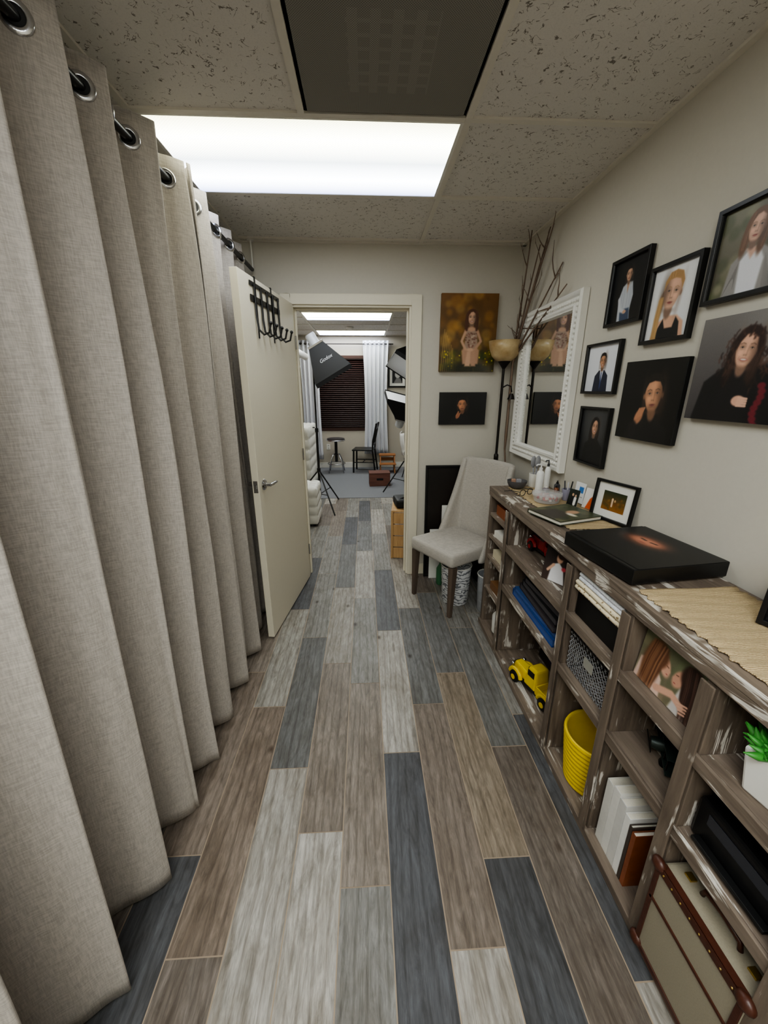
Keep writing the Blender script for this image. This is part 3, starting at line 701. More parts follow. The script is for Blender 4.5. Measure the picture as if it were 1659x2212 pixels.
t=Thing('bowl','small grey ribbed bowl with trinkets','bowl',(.90,2.21,ZR))
t.add('bowl_shell',MB().lathe([(.030,0),(.045,.01),(.055,.03),(.058,.045),(.054,.045),(.050,.03),(.040,.014),(0,.010)],n=28),M((88,86,88),.7,var=.3,scale=150,bmp=.5),smooth='auto')
for i,(a,b3,c3) in enumerate([(.015,.01,(200,196,190)),(-.02,.005,(176,140,120)),(0,-.02,(150,150,156))]):
    t.add('trinket',MB().box(a-.012,a+.012,b3-.009,b3+.009,.022,.050+.004*i),M(c3,.5),bevel=.003)
def bottle(label,x,y,h,r,col,capc,pump=False):
    t=Thing('bottle',label,'bottle',(x,y,ZR))
    t.add('bottle_body',MB().lathe([(r*.95,0),(r,.004),(r,h*.72),(r*.8,h*.8),(r*.4,h*.85),(r*.4,h*.9),(0,h*.9)],n=20),M(col,.3),smooth='auto')
    q=MB().lathe([(r*.45,h*.86),(r*.45,h*.95),(r*.2,h*.96),(r*.2,h*1.08),(0,h*1.08)],n=14)
    if pump: q.tube([(0,0,h*1.07),(-r*1.1,-.004,h*1.07),(-r*1.4,-.005,h*1.03)],.004,8)
    t.add('pump' if pump else 'cap',q,M(capc,.3),smooth='auto')
bottle('white pump bottle on the shelf top',.985,2.10,.15,.021,(236,236,234),(240,240,240),True)
bottle('slim white spray bottle with pump top',1.055,2.16,.16,.016,(228,228,226),(60,60,62),True)
bottle('small dark bottle with black cap',1.07,2.06,.07,.016,(60,60,64),(20,20,20))
bottle('short grey jar with pale cap',.99,2.02,.055,.020,(120,112,120),(220,216,210))
bottle('tiny amber bottle with black cap',1.04,2.005,.06,.013,(120,70,40),(20,20,20))
t=Thing('brush_cup','white cup holding grey hair brushes','cup',(1.02,2.245,ZS))
t.add('cup',MB().lathe([(.028,0),(.031,.004),(.034,.085),(.030,.085),(.028,.01),(0,.008)],n=24),m_white,smooth='auto')
for i,(dx,dy) in enumerate([(.012,.01),(-.012,.005),(.0,-.012)]):
    q=MB().tube([(dx*.4,dy*.4,.012),(dx,dy,.12)],.005,8); q.sph((dx*1.3,dy*1.3,.155),.018,10,8,(.9,.5,2.0)); t.add('brush',q,M((140,140,144),.5),smooth=True)
t=Thing('tumbler','pale lavender tumbler with pens','cup',(1.065,1.935,ZR))
t.add('cup',MB().lathe([(.022,0),(.024,.003),(.028,.06),(.025,.06),(.022,.008),(0,.006)],n=22),M((150,148,166),.4),smooth='auto')
for i,c3 in enumerate([(30,30,32),(60,60,66),(200,200,204)]):
    a=i*2.1; t.add('pen',MB().tube([(.010*math.cos(a),.010*math.sin(a),.01),(.022*math.cos(a),.022*math.sin(a),.10)],.0035,8),M(c3,.4))
t=Thing('eyeglasses','folded eyeglasses resting on the runner','eyeglasses',(.885,2.03,ZR+.003),rz=.5)
q=MB()
for s_ in (-1,1):
    q.tube([(s_*.03+.022*math.cos(a),0,.018+.017*math.sin(a)) for a in np.linspace(0,2*pi,18,endpoint=False)],.002,6,closed=True)
    q.tube([(s_*.052,0,.024),(s_*.054,.06,.02),(s_*.05,.11,.006)],.002,6)
q.tube([(-.008,0,.022),(.008,0,.022)],.002,6); t.add('glasses_frame',q,m_black,smooth=True)
def card(label,x,y,w_,h_,rz,rx,fn):
    A=Art(w_,h_,60); fn(A); t=picture('card',label,A,(x,y,ZR),rz=rz,rx=rx,canvas=.0015,side=m_white,base=True); t.e['category']='card'
card('dark card with a couple in formal wear',1.035,1.825,.062,.085,RW+.35,-.2,lambda A:(A.fill((36,44,38),(24,28,24)),A.at().ln([(.3,.45),(.3,.8)],.09,(20,20,26),.03).e(.3,.32,.07,.09,(200,160,130),.03).ln([(.5,.5),(.5,.85)],.09,(226,224,220),.03).e(.5,.36,.06,.08,(206,166,140),.03)))
card('white card with blue print leaning in holder',1.100,1.885,.075,.105,RW+.15,-.1,lambda A:(A.fill((232,232,232)),A.at().p([(.3,.2),(.6,.2),(.6,.5),(.3,.5)],(60,120,190),.02),A.ln([(.12,.7),(.6,.7)],.01,(90,90,90),.02)))
card('white card with orange swoosh',1.09,1.775,.07,.10,RW+.3,-.2,lambda A:(A.fill((236,232,228)),A.at().p([(.2,1),(.35,.5),(.7,.1),(.7,1)],(214,96,50),.04)))
A=Art(.12,.16,20); A.fill((20,20,20)); picture('framed_photo','small black photo frame standing on the runner',A,(1.03,.745,ZR),rz=RW+.5,rx=-.12,fw=.014,base=True)
# ------------------------------------------------------------------ CUBBY CONTENTS
R2=rows[0][1]+.001; R3=rows[1][1]+.001; R4=.035
def truck(label,loc,rz,col,s=1.0,rx=0):
    t=Thing('toy_truck',label,'toy truck',loc,rz=rz); c=col
    def B(*a): return MB().box(*[q*s for q in a])
    t.add('chassis',B(-.105,.11,-.030,.030,.018,.030),m_blackm)
    b_=MB().prism([(q[0]*s,q[1]*s,.030*s) for q in ((.030,-.026),(.108,-.020),(.108,.020),(.030,.026))],[(q[0]*s,q[1]*s,.070*s) for q in ((.030,-.024),(.104,-.016),(.104,.016),(.030,.024))])
    t.add('hood',b_,c,bevel=.006*s)
    cb=MB().prism([(q[0]*s,q[1]*s,.030*s) for q in ((-.030,-.034),(.034,-.034),(.034,.034),(-.030,.034))],[(q[0]*s,q[1]*s,.112*s) for q in ((-.024,-.028),(.018,-.028),(.018,.028),(-.024,.028))])
    t.add('cab',cb,c,bevel=.008*s)
    for sy in (-1,1): t.add('window',MB().box(-.016*s,.016*s,sy*.0305*s-.001,sy*.0305*s+.001,.076*s,.100*s),m_black)
    t.add('windshield',MB().box(.0225*s,.0245*s,-.022*s,.022*s,.078*s,.100*s),m_black)
    bd=B(-.115,-.034,-.036,.036,.030,.036); bd.box(-.115*s,-.110*s,-.036*s,.036*s,.036*s,.066*s).box(-.039*s,-.034*s,-.036*s,.036*s,.036*s,.066*s)
    for sy in (-1,1): bd.box(-.110*s,-.039*s,(sy*.036-.0025)*s,(sy*.036+.0025)*s,.036*s,.066*s)
    t.add('bed',bd,c,bevel=.002*s)
    t.add('grille',B(.1085,.112,-.014,.014,.032,.062),m_chrome)
    t.add('bumper',B(.112,.117,-.034,.034,.022,.030),m_chrome)
    for x in (.075,-.078):
        for sy in (-1,1):
            o=t.add('wheel',MB().lathe([(0,-.008*s),(.014*s,-.008*s),(.022*s,-.006*s),(.0235*s,0),(.022*s,.006*s),(.014*s,.008*s),(0,.008*s)],n=24),m_blackm,smooth='auto')
            o.location=(x*s,sy*.037*s,.0235*s); o.rotation_euler=(pi/2,0,0)
            t.add('hubcap',MB().lathe([(0,-.0095*s),(.010*s,-.0095*s),(.010*s,.0095*s),(0,.0095*s)],n=16),c,parent=o)
            f=MB().tube([((x+.030*math.cos(a))*s,sy*.034*s,(.024+.030*math.sin(a))*s) for a in np.linspace(.15,pi-.15,9)],.008*s,8); t.add('fender',f,c,smooth='auto')
    for sy in (-1,1): t.add('headlight',MB().sph((.102*s,sy*.026*s,.060*s),.008*s),m_chrome,smooth=True)
truck('yellow vintage toy pickup truck on the bottom board',(.865,1.60,R4),pi/2+.30,m_yellow,1.4)
truck('red vintage toy truck inside a cubby',(.92,1.78,R2),pi/2+.1,M((150,20,26),.3),1.15)
A=Art(.13,.155,80); A.fill((40,34,34),(70,56,52)); A.at().p([(.2,1),(.25,.5),(.45,.4),(.6,.55),(.7,1)],(232,230,232),.04).e(.45,.28,.1,.14,(220,176,150),.04).e(.5,.2,.12,.1,(60,38,30),.04).ln([(.3,.5),(.15,.7)],.04,(216,172,146),.03).e(.62,.55,.07,.06,(196,70,80),.05)
picture('photo_print','unframed photo of a person in white dress leaning in cubby',A,(.835,1.51,R2),rz=RW+.55,rx=-.15,canvas=.008,base=True)
A=Art(.235,.17,150)
A.fill((104,112,84),(130,112,96)).bokeh(30,[(120,130,96),(90,100,70),(150,140,110)],.05,.14,.4,.08)
A.at().p([(0,1),(.05,.6),(.3,.45),(.55,.7),(.6,1)],(226,196,180),.05).p([(.8,1),(.9,.55),(1.1,.42),(1.38,.6),(1.38,1)],(206,200,196),.05)
A.e(.55,.44,.10,.17,(216,166,142),.05,1,-.35).e(.63,.47,.03,.025,(216,166,142),.03).e(.83,.46,.10,.17,(206,156,132),.05,1,.35).e(.75,.49,.03,.025,(206,156,132),.03)
A.ln([(.57,.41),(.61,.42)],.006,(80,50,38),.02).ln([(.77,.42),(.81,.41)],.006,(76,48,36),.02).ln([(.60,.54),(.62,.54)],.008,(170,84,80),.015).ln([(.765,.56),(.79,.56)],.008,(170,84,80),.015)
A.e(.36,.34,.21,.24,(112,74,52),.08).e(.28,.62,.19,.40,(104,68,48),.1).e(.42,.56,.07,.24,(112,74,52),.05,1,.15)
A.e(1.04,.32,.20,.22,(58,38,32),.08).e(1.14,.62,.19,.38,(52,34,30),.1).e(.97,.56,.06,.24,(58,38,32),.05,1,-.15)
for i in range(60):
    x=random.uniform(.12,.46); A.ln([(x+.06,.15),(x,.5),(x-.04,1.0)],.005,random.choice([(150,106,76),(84,52,38),(170,126,92)]),.02,.6)
    x=random.uniform(.96,1.30); A.ln([(x-.06,.15),(x,.5),(x+.04,1.0)],.005,random.choice([(86,60,50),(36,24,20),(104,74,62)]),.02,.6)
A.ln([(.5,.88),(.8,.76),(1.0,.82)],.06,(216,168,144),.04)
for i in range(4): A.ln([(.92+.03*i,.80+.04*i),(1.1,.74+.05*i)],.016,(222,176,152),.015)
picture('photo_canvas','canvas photo of two embracing people in profile inside cubby',A,(.815,.818,R2),rz=RW,rx=-.10,canvas=.012,side=M((80,76,66),.6),base=True)
solo('storage_box','black fabric storage box in a cubby','box',MB().box(-.125,.125,-.14,.14,0,.105).box(-.128,.128,-.143,.143,.095,.107),m_blackm,loc=(.92,1.125,R2),bevel=.003)
def folded(label,loc,col,w_,d_,h_,n,dots=False):
    mb=MB()
    for i in range(n):
        z=h_*i/n+h_/n/2; r=h_/n/2
        mb.tube([(-w_/2,-d_/2+r,z),(-w_/4,-d_/2+r,z+.002*math.sin(i)),(w_/4,-d_/2+r,z-.001),(w_/2,-d_/2+r,z)],r,10)
        mb.box(-w_/2,w_/2,-d_/2+r,d_/2,z-r*.98,z+r*.98)
    solo('folded_blanket',label,'blanket',mb,mat_fabric('fabric_'+label[:6],col,500) if not dots else m_dots,loc=loc,rz=RW,smooth='auto',group='folded textiles in a cubby')
m_dots,nt,b=newmat('dotted_fabric'); vo=node(nt,'ShaderNodeTexVoronoi'); vo.inputs['Scale'].default_value=70; nt.links.new(mp(nt),vo.inputs['Vector'])
nt.links.new(ramp(nt,vo.outputs['Distance'],[(.22,L4((150,130,96))),(.3,L4((226,214,186)))]),b.inputs['Base Color']); b.inputs['Roughness'].default_value=.9
folded('cream dotted folded blanket on black box',(.90,1.125,R2+.108),(226,214,186),.27,.25,.038,2,True)
folded('white folded blanket on top of stack',(.90,1.125,R2+.147),(224,226,232),.25,.24,.034,2)
t=Thing('potted_plant','green succulent in white tapered square pot','plant',(.84,.550,R2),rz=.2)
t.add('pot',MB().prism([(-.036,-.036,0),(.036,-.036,0),(.036,.036,0),(-.036,.036,0)],[(-.048,-.048,.11),(.048,-.048,.11),(.048,.048,.11),(-.048,.048,.11)]),m_white,bevel=.006)
lf=MB()
for i in range(90):
    a=i*2.4; el=.1+1.2*(i/90); ln=.060-.015*i/90
    d=Vector((math.cos(a)*math.cos(el),math.sin(a)*math.cos(el),math.sin(el)))
    p=Vector((random.uniform(-.035,.035),random.uniform(-.035,.035),.112)); lf.tube([p,p+d*ln*.5,p+d*ln],[.005,.009,.001],6)
o=t.add('leaves',lf,M((62,138,52),.5,var=.3,scale=60),smooth=True)
zz=R3
for i,(c3,th,lab) in enumerate([((30,62,124),.036,'blue album lying flat in cubby'),((36,66,112),.024,'blue binder lying flat in cubby'),((44,36,40),.03,'dark plum album lying flat in cubby'),((26,26,28),.032,'black album box lying flat in cubby'),((18,18,20),.03,'black album box lying flat in cubby')]):
    book('album',lab,(.912+.004*i,1.60-.01*i,zz),RW+.04*math.sin(i*2),.46-.03*i,.255,th,M(c3,.5),pages=(70,66,70) if i>1 else (60,90,150),group='albums stacked in a cubby'); zz+=th+.001
book('notebook','brown box of stationery on narrow shelf',(.90,2.12,.811),0,.2,.22,.06,M((140,76,40),.5))
book('paperback','white booklet on narrow shelf',(.90,2.12,.671),0.1,.2,.2,.04,M((226,222,214),.5))
book('paperback','cream booklet stack on narrow shelf',(.90,2.12,.531),0.05,.2,.2,.05,M((206,196,170),.5))
solo('jar','white ceramic jar at the end of the bottom board','jar',MB().lathe([(.05,0),(.06,.01),(.062,.12),(.04,.15),(.03,.17),(0,.17)],n=20),m_white,loc=(.86,2.12,R4),smooth='auto')
book('notebook','brown notebook on narrow shelf',(.90,2.12,.311),0.05,.2,.2,.05,M((120,84,52),.5))
t=Thing('wire_basket','dark wire mesh basket with metal frame','basket',(.915,1.125,R3))
bw,bd,bh=.245,.27,.165
def rect(nm,z,e,r): t.add(nm,MB().tube([(-bw/2-e,-bd/2-e,z),(bw/2+e,-bd/2-e,z),(bw/2+e,bd/2+e,z),(-bw/2-e,bd/2+e,z)],r,6,closed=True),m_darkmetal)
rect('basket_rim',bh,0,.004);rect('rim_band',bh*.9,0,.0025);rect('base_frame',.004,-.01,.003)
q=MB(); st=.022
def lat(o,u,v,W,Hh):
    n=int((W+Hh)/st)
    for i in range(n+1):
        s_=i*st
        for sg in (0,1):
            a0=max(0,s_-Hh);a1=min(W,s_)
            if a1<=a0: continue
            p0=(a0,s_-a0);p1=(a1,s_-a1)
            if sg: p0=(W-p0[0],p0[1]);p1=(W-p1[0],p1[1])
            q.tube([Vector(o)+Vector(u)*p[0]+Vector(v)*p[1] for p in (p0,p1)],.0013,4,cap=False)
lat((-bw/2,-bd/2,.004),(0,1,0),(0,0,1),bd,bh); lat((bw/2,-bd/2,.004),(0,1,0),(0,0,1),bd,bh)
lat((-bw/2,-bd/2,.004),(1,0,0),(0,0,1),bw,bh); lat((-bw/2,bd/2,.004),(1,0,0),(0,0,1),bw,bh); lat((-bw/2,-bd/2,.004),(1,0,0),(0,1,0),bw,bd)
t.add('wire_mesh',q,M((150,150,152),.4,.5))
t.add('basket_tag',MB().box(-bw/2-.003,-bw/2-.001,-.028,.028,.085,.125),M((170,168,160),.4,.3))
t=Thing('toy_airplane','dark metal vintage toy biplane','toy',(.905,.82,R3),rz=2.6); t.e.scale=(.88,.88,.88)
gm_=M((46,56,52),.4,.4)
t.add('fuselage',MB().tube([(-.11,0,.075),(-.06,0,.07),(0,0,.06),(.06,0,.058),(.085,0,.058)],[.006,.014,.022,.024,.018],12),gm_,smooth='auto')
t.add('wing',MB().box(.0,.06,-.115,.115,.105,.109),gm_,bevel=.0015); t.add('wing',MB().box(-.005,.055,-.11,.11,.040,.044),gm_,bevel=.0015)
t.add('tail_plane',MB().box(-.115,-.085,-.04,.04,.075,.078),gm_);t.add('tail_fin',MB().box(-.118,-.088,-.0015,.0015,.075,.11),gm_)
for y in (-.09,-.045,.045,.09):
    for x in (.01,.05): t.add('strut',MB().tube([(x,y,.044),(x,y,.105)],.0022,6),m_darkmetal)
t.add('propeller',MB().box(.088,.091,-.05,.05,.054,.062),m_darkmetal,bevel=.001)
for sy in (-1,1):
    t.add('wheel',MB().tube([(.04,sy*.035-.005,.020),(.04,sy*.035+.005,.020)],.019,16),m_blackm); t.add('gear_leg',MB().tube([(.04,sy*.035,.020),(.03,sy*.012,.045)],.0025,6),m_darkmetal)
t=Thing('printer','glossy black compact photo printer in a cubby','printer',(.925,.535,R3))
t.add('printer_body',MB().box(-.125,.125,-.115,.115,0,.12),m_black,bevel=.008); t.add('paper_tray',MB().box(-.145,-.126,-.09,.09,.012,.022),m_blackm,bevel=.002)
t.add('control_panel',MB().box(-.127,-.1255,-.08,.08,.07,.10),M((50,52,58),.2)); 
A=Art(.30,.20,70); A.fill((26,30,28),(48,38,30)); A.at().p([(.5,.85),(.55,.5),(.62,.45),(.7,.5),(.74,.85)],(60,40,80),.03).e(.62,.38,.05,.07,(196,150,120),.03).bokeh(20,[(50,44,30),(36,40,34),(70,56,40)],.03,.08,.3,.04,.6,1)
picture('photo_print','dark outdoor photo leaning against the cubby back',A,(1.02,1.74,R4),rz=RW,rx=-.2,canvas=.01,base=True)
pr=[];n_=11;Hb=.235
for i in range(n_):
    for k2 in range(5):
        f=(i+k2/5)/n_; pr.append((.092+.026*f+.006*math.sin(pi*k2/5),Hb*f))
pr+=[(.118,Hb+.004),(.112,Hb)]
for i in range(n_,-1,-1): pr.append((.086+.024*i/n_,.006+(Hb-.012)*i/n_))
pr.append((0,.006))
solo('yellow_basket','round yellow coiled rope basket','basket',MB().lathe(pr,n=40),m_yellow,loc=(.885,1.125,R4),smooth=True)
yb_=.925
for i,(th,hh,c3,lab) in enumerate([(.032,.27,(222,220,214),'white hardcover book standing upright'),(.030,.28,(230,228,222),'white hardcover book standing upright'),(.030,.27,(214,212,208),'white hardcover book standing upright'),(.022,.25,(236,234,230),'thin white book standing upright'),(.012,.235,(70,60,54),'thin dark grey book standing upright'),(.016,.225,(132,74,44),'orange-brown picture book standing upright')]):
    t=Thing('book',lab,'book',(.90,yb_-th/2,R4),group='books in lower cubby')
    t.add('cover',MB().box(-.105,.11,-th/2,-th/2+.002,0,hh).box(-.105,.11,th/2-.002,th/2,0,hh).box(-.107,-.105,-th/2,th/2,0,hh),M(c3,.4,var=.5 if c3[0]==132 else .12,scale=25))
    t.add('pages',MB().box(-.104,.106,-th/2+.0025,th/2-.0025,.003,hh-.004),M((226,220,205),.8,var=.1,scale=200)); yb_-=th+.002
# suitcase
t=Thing('suitcase','vintage beige canvas suitcase with brown leather trim','suitcase',(.752,.53,R4+.001),rz=0)
m_canv=M((146,138,120),.8,var=.14,scale=300,bmp=.2); m_lea=M((74,40,28),.4,var=.35,scale=60,bmp=.2); m_brass=M((200,170,96),.3,.9)
sw,sd,sh=.115,.245,.325
t.add('case_body',MB().box(0,sw,-sd/2,sd/2,0,sh),m_canv,bevel=.008)
q=MB()
for x,i0,i1 in ((0,-.004,.016),(sw,-.016,.004)):
    q.box(x+i0,x+i1,-sd/2+.006,sd/2-.006,sh-.001,sh+.003)
    xx=x-.004 if x==0 else x; q.box(xx,xx+.004,-sd/2+.006,sd/2-.006,sh-.022,sh+.003).box(xx,xx+.004,-sd/2+.006,sd/2-.006,.0,.018)
    for y in (-sd/2,sd/2): q.box(xx,xx+.004,y-.012 if y>0 else y-.002,y+.002 if y>0 else y+.012,.01,sh-.01)
t.add('leather_trim',q,m_lea,bevel=.0015)
for z in (.62,): t.add('leather_strap',MB().box(-.004,-.0005,-sd/2+.005,sd/2-.005,sh*z,sh*z+.008),m_lea)
for y in (-sd/2,sd/2):
    for z in (0,sh):
        for x in (0,sw):
            q=MB().sph((x,y*.985,z*.99 if z else .012),.026,12,8,(.55,.8,.7)); t.add('leather_corner',q,m_lea,smooth=True)
q=MB()
for i in range(8):
    y=-sd/2+.025+i*(sd-.05)/7; q.sph((-.004,y,sh-.011),.0028,6,4)
o=t.add('rivets',q,m_brass); o['kind']='stuff'
t.add('handle',MB().tube([(.055,-.05,sh+.003),(.055,-.045,sh+.022),(.055,0,sh+.028),(.055,.045,sh+.022),(.055,.05,sh+.003)],.006,10),m_lea,smooth=True)
for a_ in (.075,-.095): t.add('clasp',MB().box(.046,.064,a_,a_+.02,sh,sh+.006),m_brass,bevel=.001)
# ------------------------------------------------------------------ PARSONS CHAIR
cf=Vector((.37+.57,2.72+2.35,0))/2
rzc=math.atan2(-.36,.22)
dirx=Vector((math.cos(rzc),math.sin(rzc),0)); diry=Vector((-dirx.y,dirx.x,0))
C0=cf+diry*.21
t=Thing('upholstered_chair','light grey upholstered dining chair with wing back','chair',tuple(C0),rz=rzc)
W2=.225
t.add('seat',MB().box(-W2,W2,-.235,.22,.385,.485),m_uphol,bevel=.022,smooth=True)
P=[]
nz=16
for j in range(nz+1):
    f=j/nz; z=.36+.675*f
    yb2=.245+.085*f**1.5
    wing=.19*(1-f)**1.6+.055
    hw=W2+.008-.010*f
    row=[]
    for u in np.linspace(-1,1,25):
        au=abs(u)
        if au<.72:
            x=u/.72*(hw-.02); y=yb2+.012*math.cos(u/.72*pi/2)
        else:
            g_=(au-.72)/.28; x=math.copysign(hw-.02+.02*min(1,g_*2.5),u); y=yb2-wing*g_
        zz_=z
        if j==nz: zz_=z+.012*math.cos(u*pi/2)
        row.append((x,y,zz_))
    P.append(row)
t.add('backrest',MB().grid(P),m_uphol,smooth=True,solid=.045,bevel=0,subs=1)
for x,y,lean in ((-.20,-.20,-.01),(.20,-.20,-.01),(-.19,.20,.05),(.19,.20,.05)):
    t.add('leg',MB().prism([(x-.014,y-.014+lean,0),(x+.014,y-.014+lean,0),(x+.014,y+.014+lean,0),(x-.014,y+.014+lean,0)],[(x-.023,y-.023,.384),(x+.023,y-.023,.384),(x+.023,y+.023,.384),(x-.023,y+.023,.384)]),m_leg,bevel=.003)
m_zeb,nt,b=newmat('zebra_pattern'); wv=node(nt,'ShaderNodeTexWave',wave_type='BANDS',bands_direction='Z'); wv.inputs['Scale'].default_value=9; wv.inputs['Distortion'].default_value=9; wv.inputs['Detail'].default_value=1; wv.inputs['Detail Scale'].default_value=2.5; nt.links.new(mp(nt,(1,1,1.2)),wv.inputs['Vector'])
nt.links.new(ramp(nt,wv.outputs['Fac'],[(.22,L4((128,130,136))),(.36,L4((228,228,230)))]),b.inputs['Base Color']); b.inputs['Roughness'].default_value=.5
def bin_(x,y,lab,h=.30,r=.10,m=m_zeb):
    t=Thing('waste_bin',lab,'bin',(x,y,.001)); t.add('bin_body',MB().lathe([(r*.85,0),(r*.88,.004),(r,h),(r*.97,h),(r*.84,.01),(0,.008)],n=32),m,smooth='auto')
    t.add('bin_rim',MB().tube([(r*math.cos(a),r*math.sin(a),h) for a in np.linspace(0,2*pi,32,endpoint=False)],.004,8,closed=True),m_white,smooth=True)
bin_(.665,2.60,'small waste bin with zebra pattern under the chair',.30,.112)
bin_(.875,2.46,'second patterned bin beside the shelf end',.28,.085,M((170,172,176),.5,var=.3,scale=30))
solo('plastic_bottle','green plastic bottle on the floor under the chair','bottle',MB().lathe([(.03,0),(.034,.01),(.034,.14),(.012,.18),(.012,.2),(0,.2)],n=16),M((70,120,84),.3),loc=(.60,2.86,.001),smooth='auto')
A=Art(.47,.92,60); A.fill((22,17,15),(30,24,21)).at().e(.3,.4,.2,.3,(52,38,30),.3,.4)
picture('leaning_frame','large dark framed print leaning against the wall',A,(.735,3.008,.003),rx=-.035,fw=.02,fd=.02,base=True)
for i,(x,h_,w_,lab) in enumerate([(.715,.64,.10,'white mat board leaning against the dark frame'),(.60,.44,.08,'white foam board leaning against the dark frame')]):
    solo('mat_board',lab,'board',MB().box(-w_,w_,-.004,0,0,h_),m_white,loc=(x,2.976-.012*i,.002),rx=-.02)
# ------------------------------------------------------------------ FLOOR LAMP
t=Thing('floor_lamp','bronze torchiere floor lamp with amber glass bowl shade','lamp',(1.005,2.925,.001))
t.add('base',MB().lathe([(.10,0),(.105,.008),(.09,.018),(.03,.03),(.014,.05),(.0,.05)],n=32),m_darkmetal,smooth='auto')
t.add('pole',MB().tube([(0,0,.03),(0,0,1.73)],.0095,12).lathe([(.010,0),(.017,.01),(.017,.06),(.010,.07)],(0,0,1.0),16).lathe([(.01,0),(.03,.03),(.045,.05),(.01,.06)],(0,0,1.68),20),m_darkmetal,smooth='auto')
m_sh,nt,b=newmat('amber_glass'); b.inputs['Roughness'].default_value=.3; b.inputs['Transmission Weight'].default_value=.15
nn=noise(nt,mp(nt),12,4); nt.links.new(ramp(nt,nn,[(.35,L4((176,144,98))),(.65,L4((216,194,150)))]),b.inputs['Base Color'])
t.add('lamp_shade',MB().lathe([(.02,1.725),(.06,1.735),(.090,1.765),(.108,1.81),(.118,1.865),(.114,1.865),(.10,1.81),(.08,1.77),(.02,1.735)],n=36),m_sh,smooth=True)
t.add('reading_arm',MB().tube([(0,0,1.55),(.03,-.02,1.57),(.055,-.03,1.56),(.06,-.04,1.52)],.005,8).lathe([(.012,.04),(.028,0),(.026,0),(.01,.04)],(.06,-.04,1.47),16),m_darkmetal,smooth='auto')
t=Thing('branch_arrangement','tall bare curly willow branches in slim dark vase','branches',(1.075,2.79,.001))
t.add('vase',MB().lathe([(.034,0),(.038,.01),(.045,.3),(.030,.62),(.036,.70),(.032,.70),(.026,.62),(.04,.3),(0,.02)],n=24),m_black,smooth='auto')
m_twig=mat_wood('twig_bark',(88,70,59),(142,120,102),'z',0)
br=[]
def branch(p,d,ln,r,depth):
    pts=[p.copy()];rs=[r];n=max(4,int(ln/.06))
    for i in range(n):
        d=(d+Vector((random.uniform(-.22,.22),random.uniform(-.22,.22),random.uniform(-.05,.18)))).normalized()
        q=pts[-1]+d*(ln/n)
        if q.x>.045: q.x=.045-random.uniform(0,.01); d.x=-abs(d.x)*.3
        if q.y>.24: q.y=.235; d.y=-abs(d.y)
        if q.z>2.47: q.z=2.465; 
        if q.z<2.06 and q.y<.12 and q.z>.75: q.y=.125
        pts.append(q); rs.append(r*(1-.75*(i+1)/n))
        if depth and i>n*.45 and random.random()<.5: branch(q,(d+Vector((random.uniform(-.6,.2),random.uniform(-1.2,.5),random.uniform(0,.5)))).normalized(),ln*.22,r*.5,depth-1)
    br.append((pts,rs))
for i,(x1,y1_,z1) in enumerate([(.03,-.18,2.45),(.0,-.28,2.42),(-.03,-.05,2.47),(.04,-.38,2.22),(.01,-.10,2.38),(.03,-.46,2.08)]):
    p0=Vector((random.uniform(-.01,.01),random.uniform(-.01,.01),.05)); p1=Vector((.0,.155,1.1)); p2=Vector((-.01,.13,1.75)); p3=Vector((x1,y1_,z1))
    pts=[p0,Vector((0,0,.66)),p1]; 
    for k2 in range(1,15):
        f=k2/14; q=p1.lerp(p2,f*2.2) if f<.45 else p2.lerp(p3,(f-.45)/.55)
        wob=.026*math.sin(f*9+i*1.7); q=q+Vector((wob*.3,wob,0)); pts.append(q)
    rs=[.007]*3+[.0105-.0072*k2/14 for k2 in range(1,15)]
    br.append((pts,rs))
    for k2 in (9,11,13,14):
        if random.random()<.85: branch(pts[k2+1],Vector((random.uniform(-.4,.1),random.uniform(-1.2,.3),random.uniform(.3,1))).normalized(),random.uniform(.1,.22),.004,1)
for pts,rs in br: 
    q=MB().tube(pts,rs,6); t.add('branch',q,m_twig,smooth=True)
# ------------------------------------------------------------------ STUDIO
b_=MB()
b_.ring(WX1-WX0,WZ1-WZ0,[(0,-.02),(0,-.035),(.05,-.035),(.05,.10),(0,.10)])
o=struct('window_1',b_,M((60,36,28),.5),'dark framed window'); o.location=((WX0+WX1)/2,YF+.0205,(WZ0+WZ1)/2)
struct('window_1_glass',MB().box(WX0+.04,WX1-.04,YF+.09,YF+.095,WZ0+.04,WZ1-.04),M((14,14,18),.1),'dark night window glass')
t=Thing('window_blind','dark wood venetian blind lowered over window','blind',((WX0+WX1)/2,YF+.028,WZ0))
q=MB(); n_=34
for i in range(n_):
    z=.06+i*(1.28/n_); q.box(-.49,.49,-.022,.022,z,z+.003,R=Matrix.Rotation(.75,3,'X'))
t.add('slats',q,M((50,28,23),.45))
t.add('headrail',MB().box(-.495,.495,-.035,.02,1.33,1.39),M((46,27,22),.45)); t.add('bottom_rail',MB().box(-.49,.49,-.025,.02,.052,.062),M((46,27,22),.45))
def sheer(x0,x1,y,z0,z1,lab,per=.085,col=(214,216,222)):
    t=Thing('sheer_curtain',lab,'curtain',((x0+x1)/2,y,0)); P=[];n=int((x1-x0)/.006)
    for i in range(n+1):
        x=x0+(x1-x0)*i/n-(x0+x1)/2
        P.append([(x*(1-.12*math.sin(pi*j/20)),.028*math.sin(2*pi*x/per+.3*math.sin(j*.2)),z0+(z1-z0)*j/20) for j in range(21)])
    t.add('curtain_cloth',MB().grid(P),M(col,.9,var=.05,trans=0),smooth=True,solid=.002)
    x=x0+per/2
    while x<x1-.02:
        t.add('grommet',MB().tube([(x-(x0+x1)/2+.018*math.cos(a),-.034,z1-.06+.018*math.sin(a)) for a in np.linspace(0,2*pi,16,endpoint=False)],.004,6,closed=True),m_darkmetal); x+=per
sheer(-.02,.46,7.79,.30,2.40,'white sheer grommet curtain beside window')
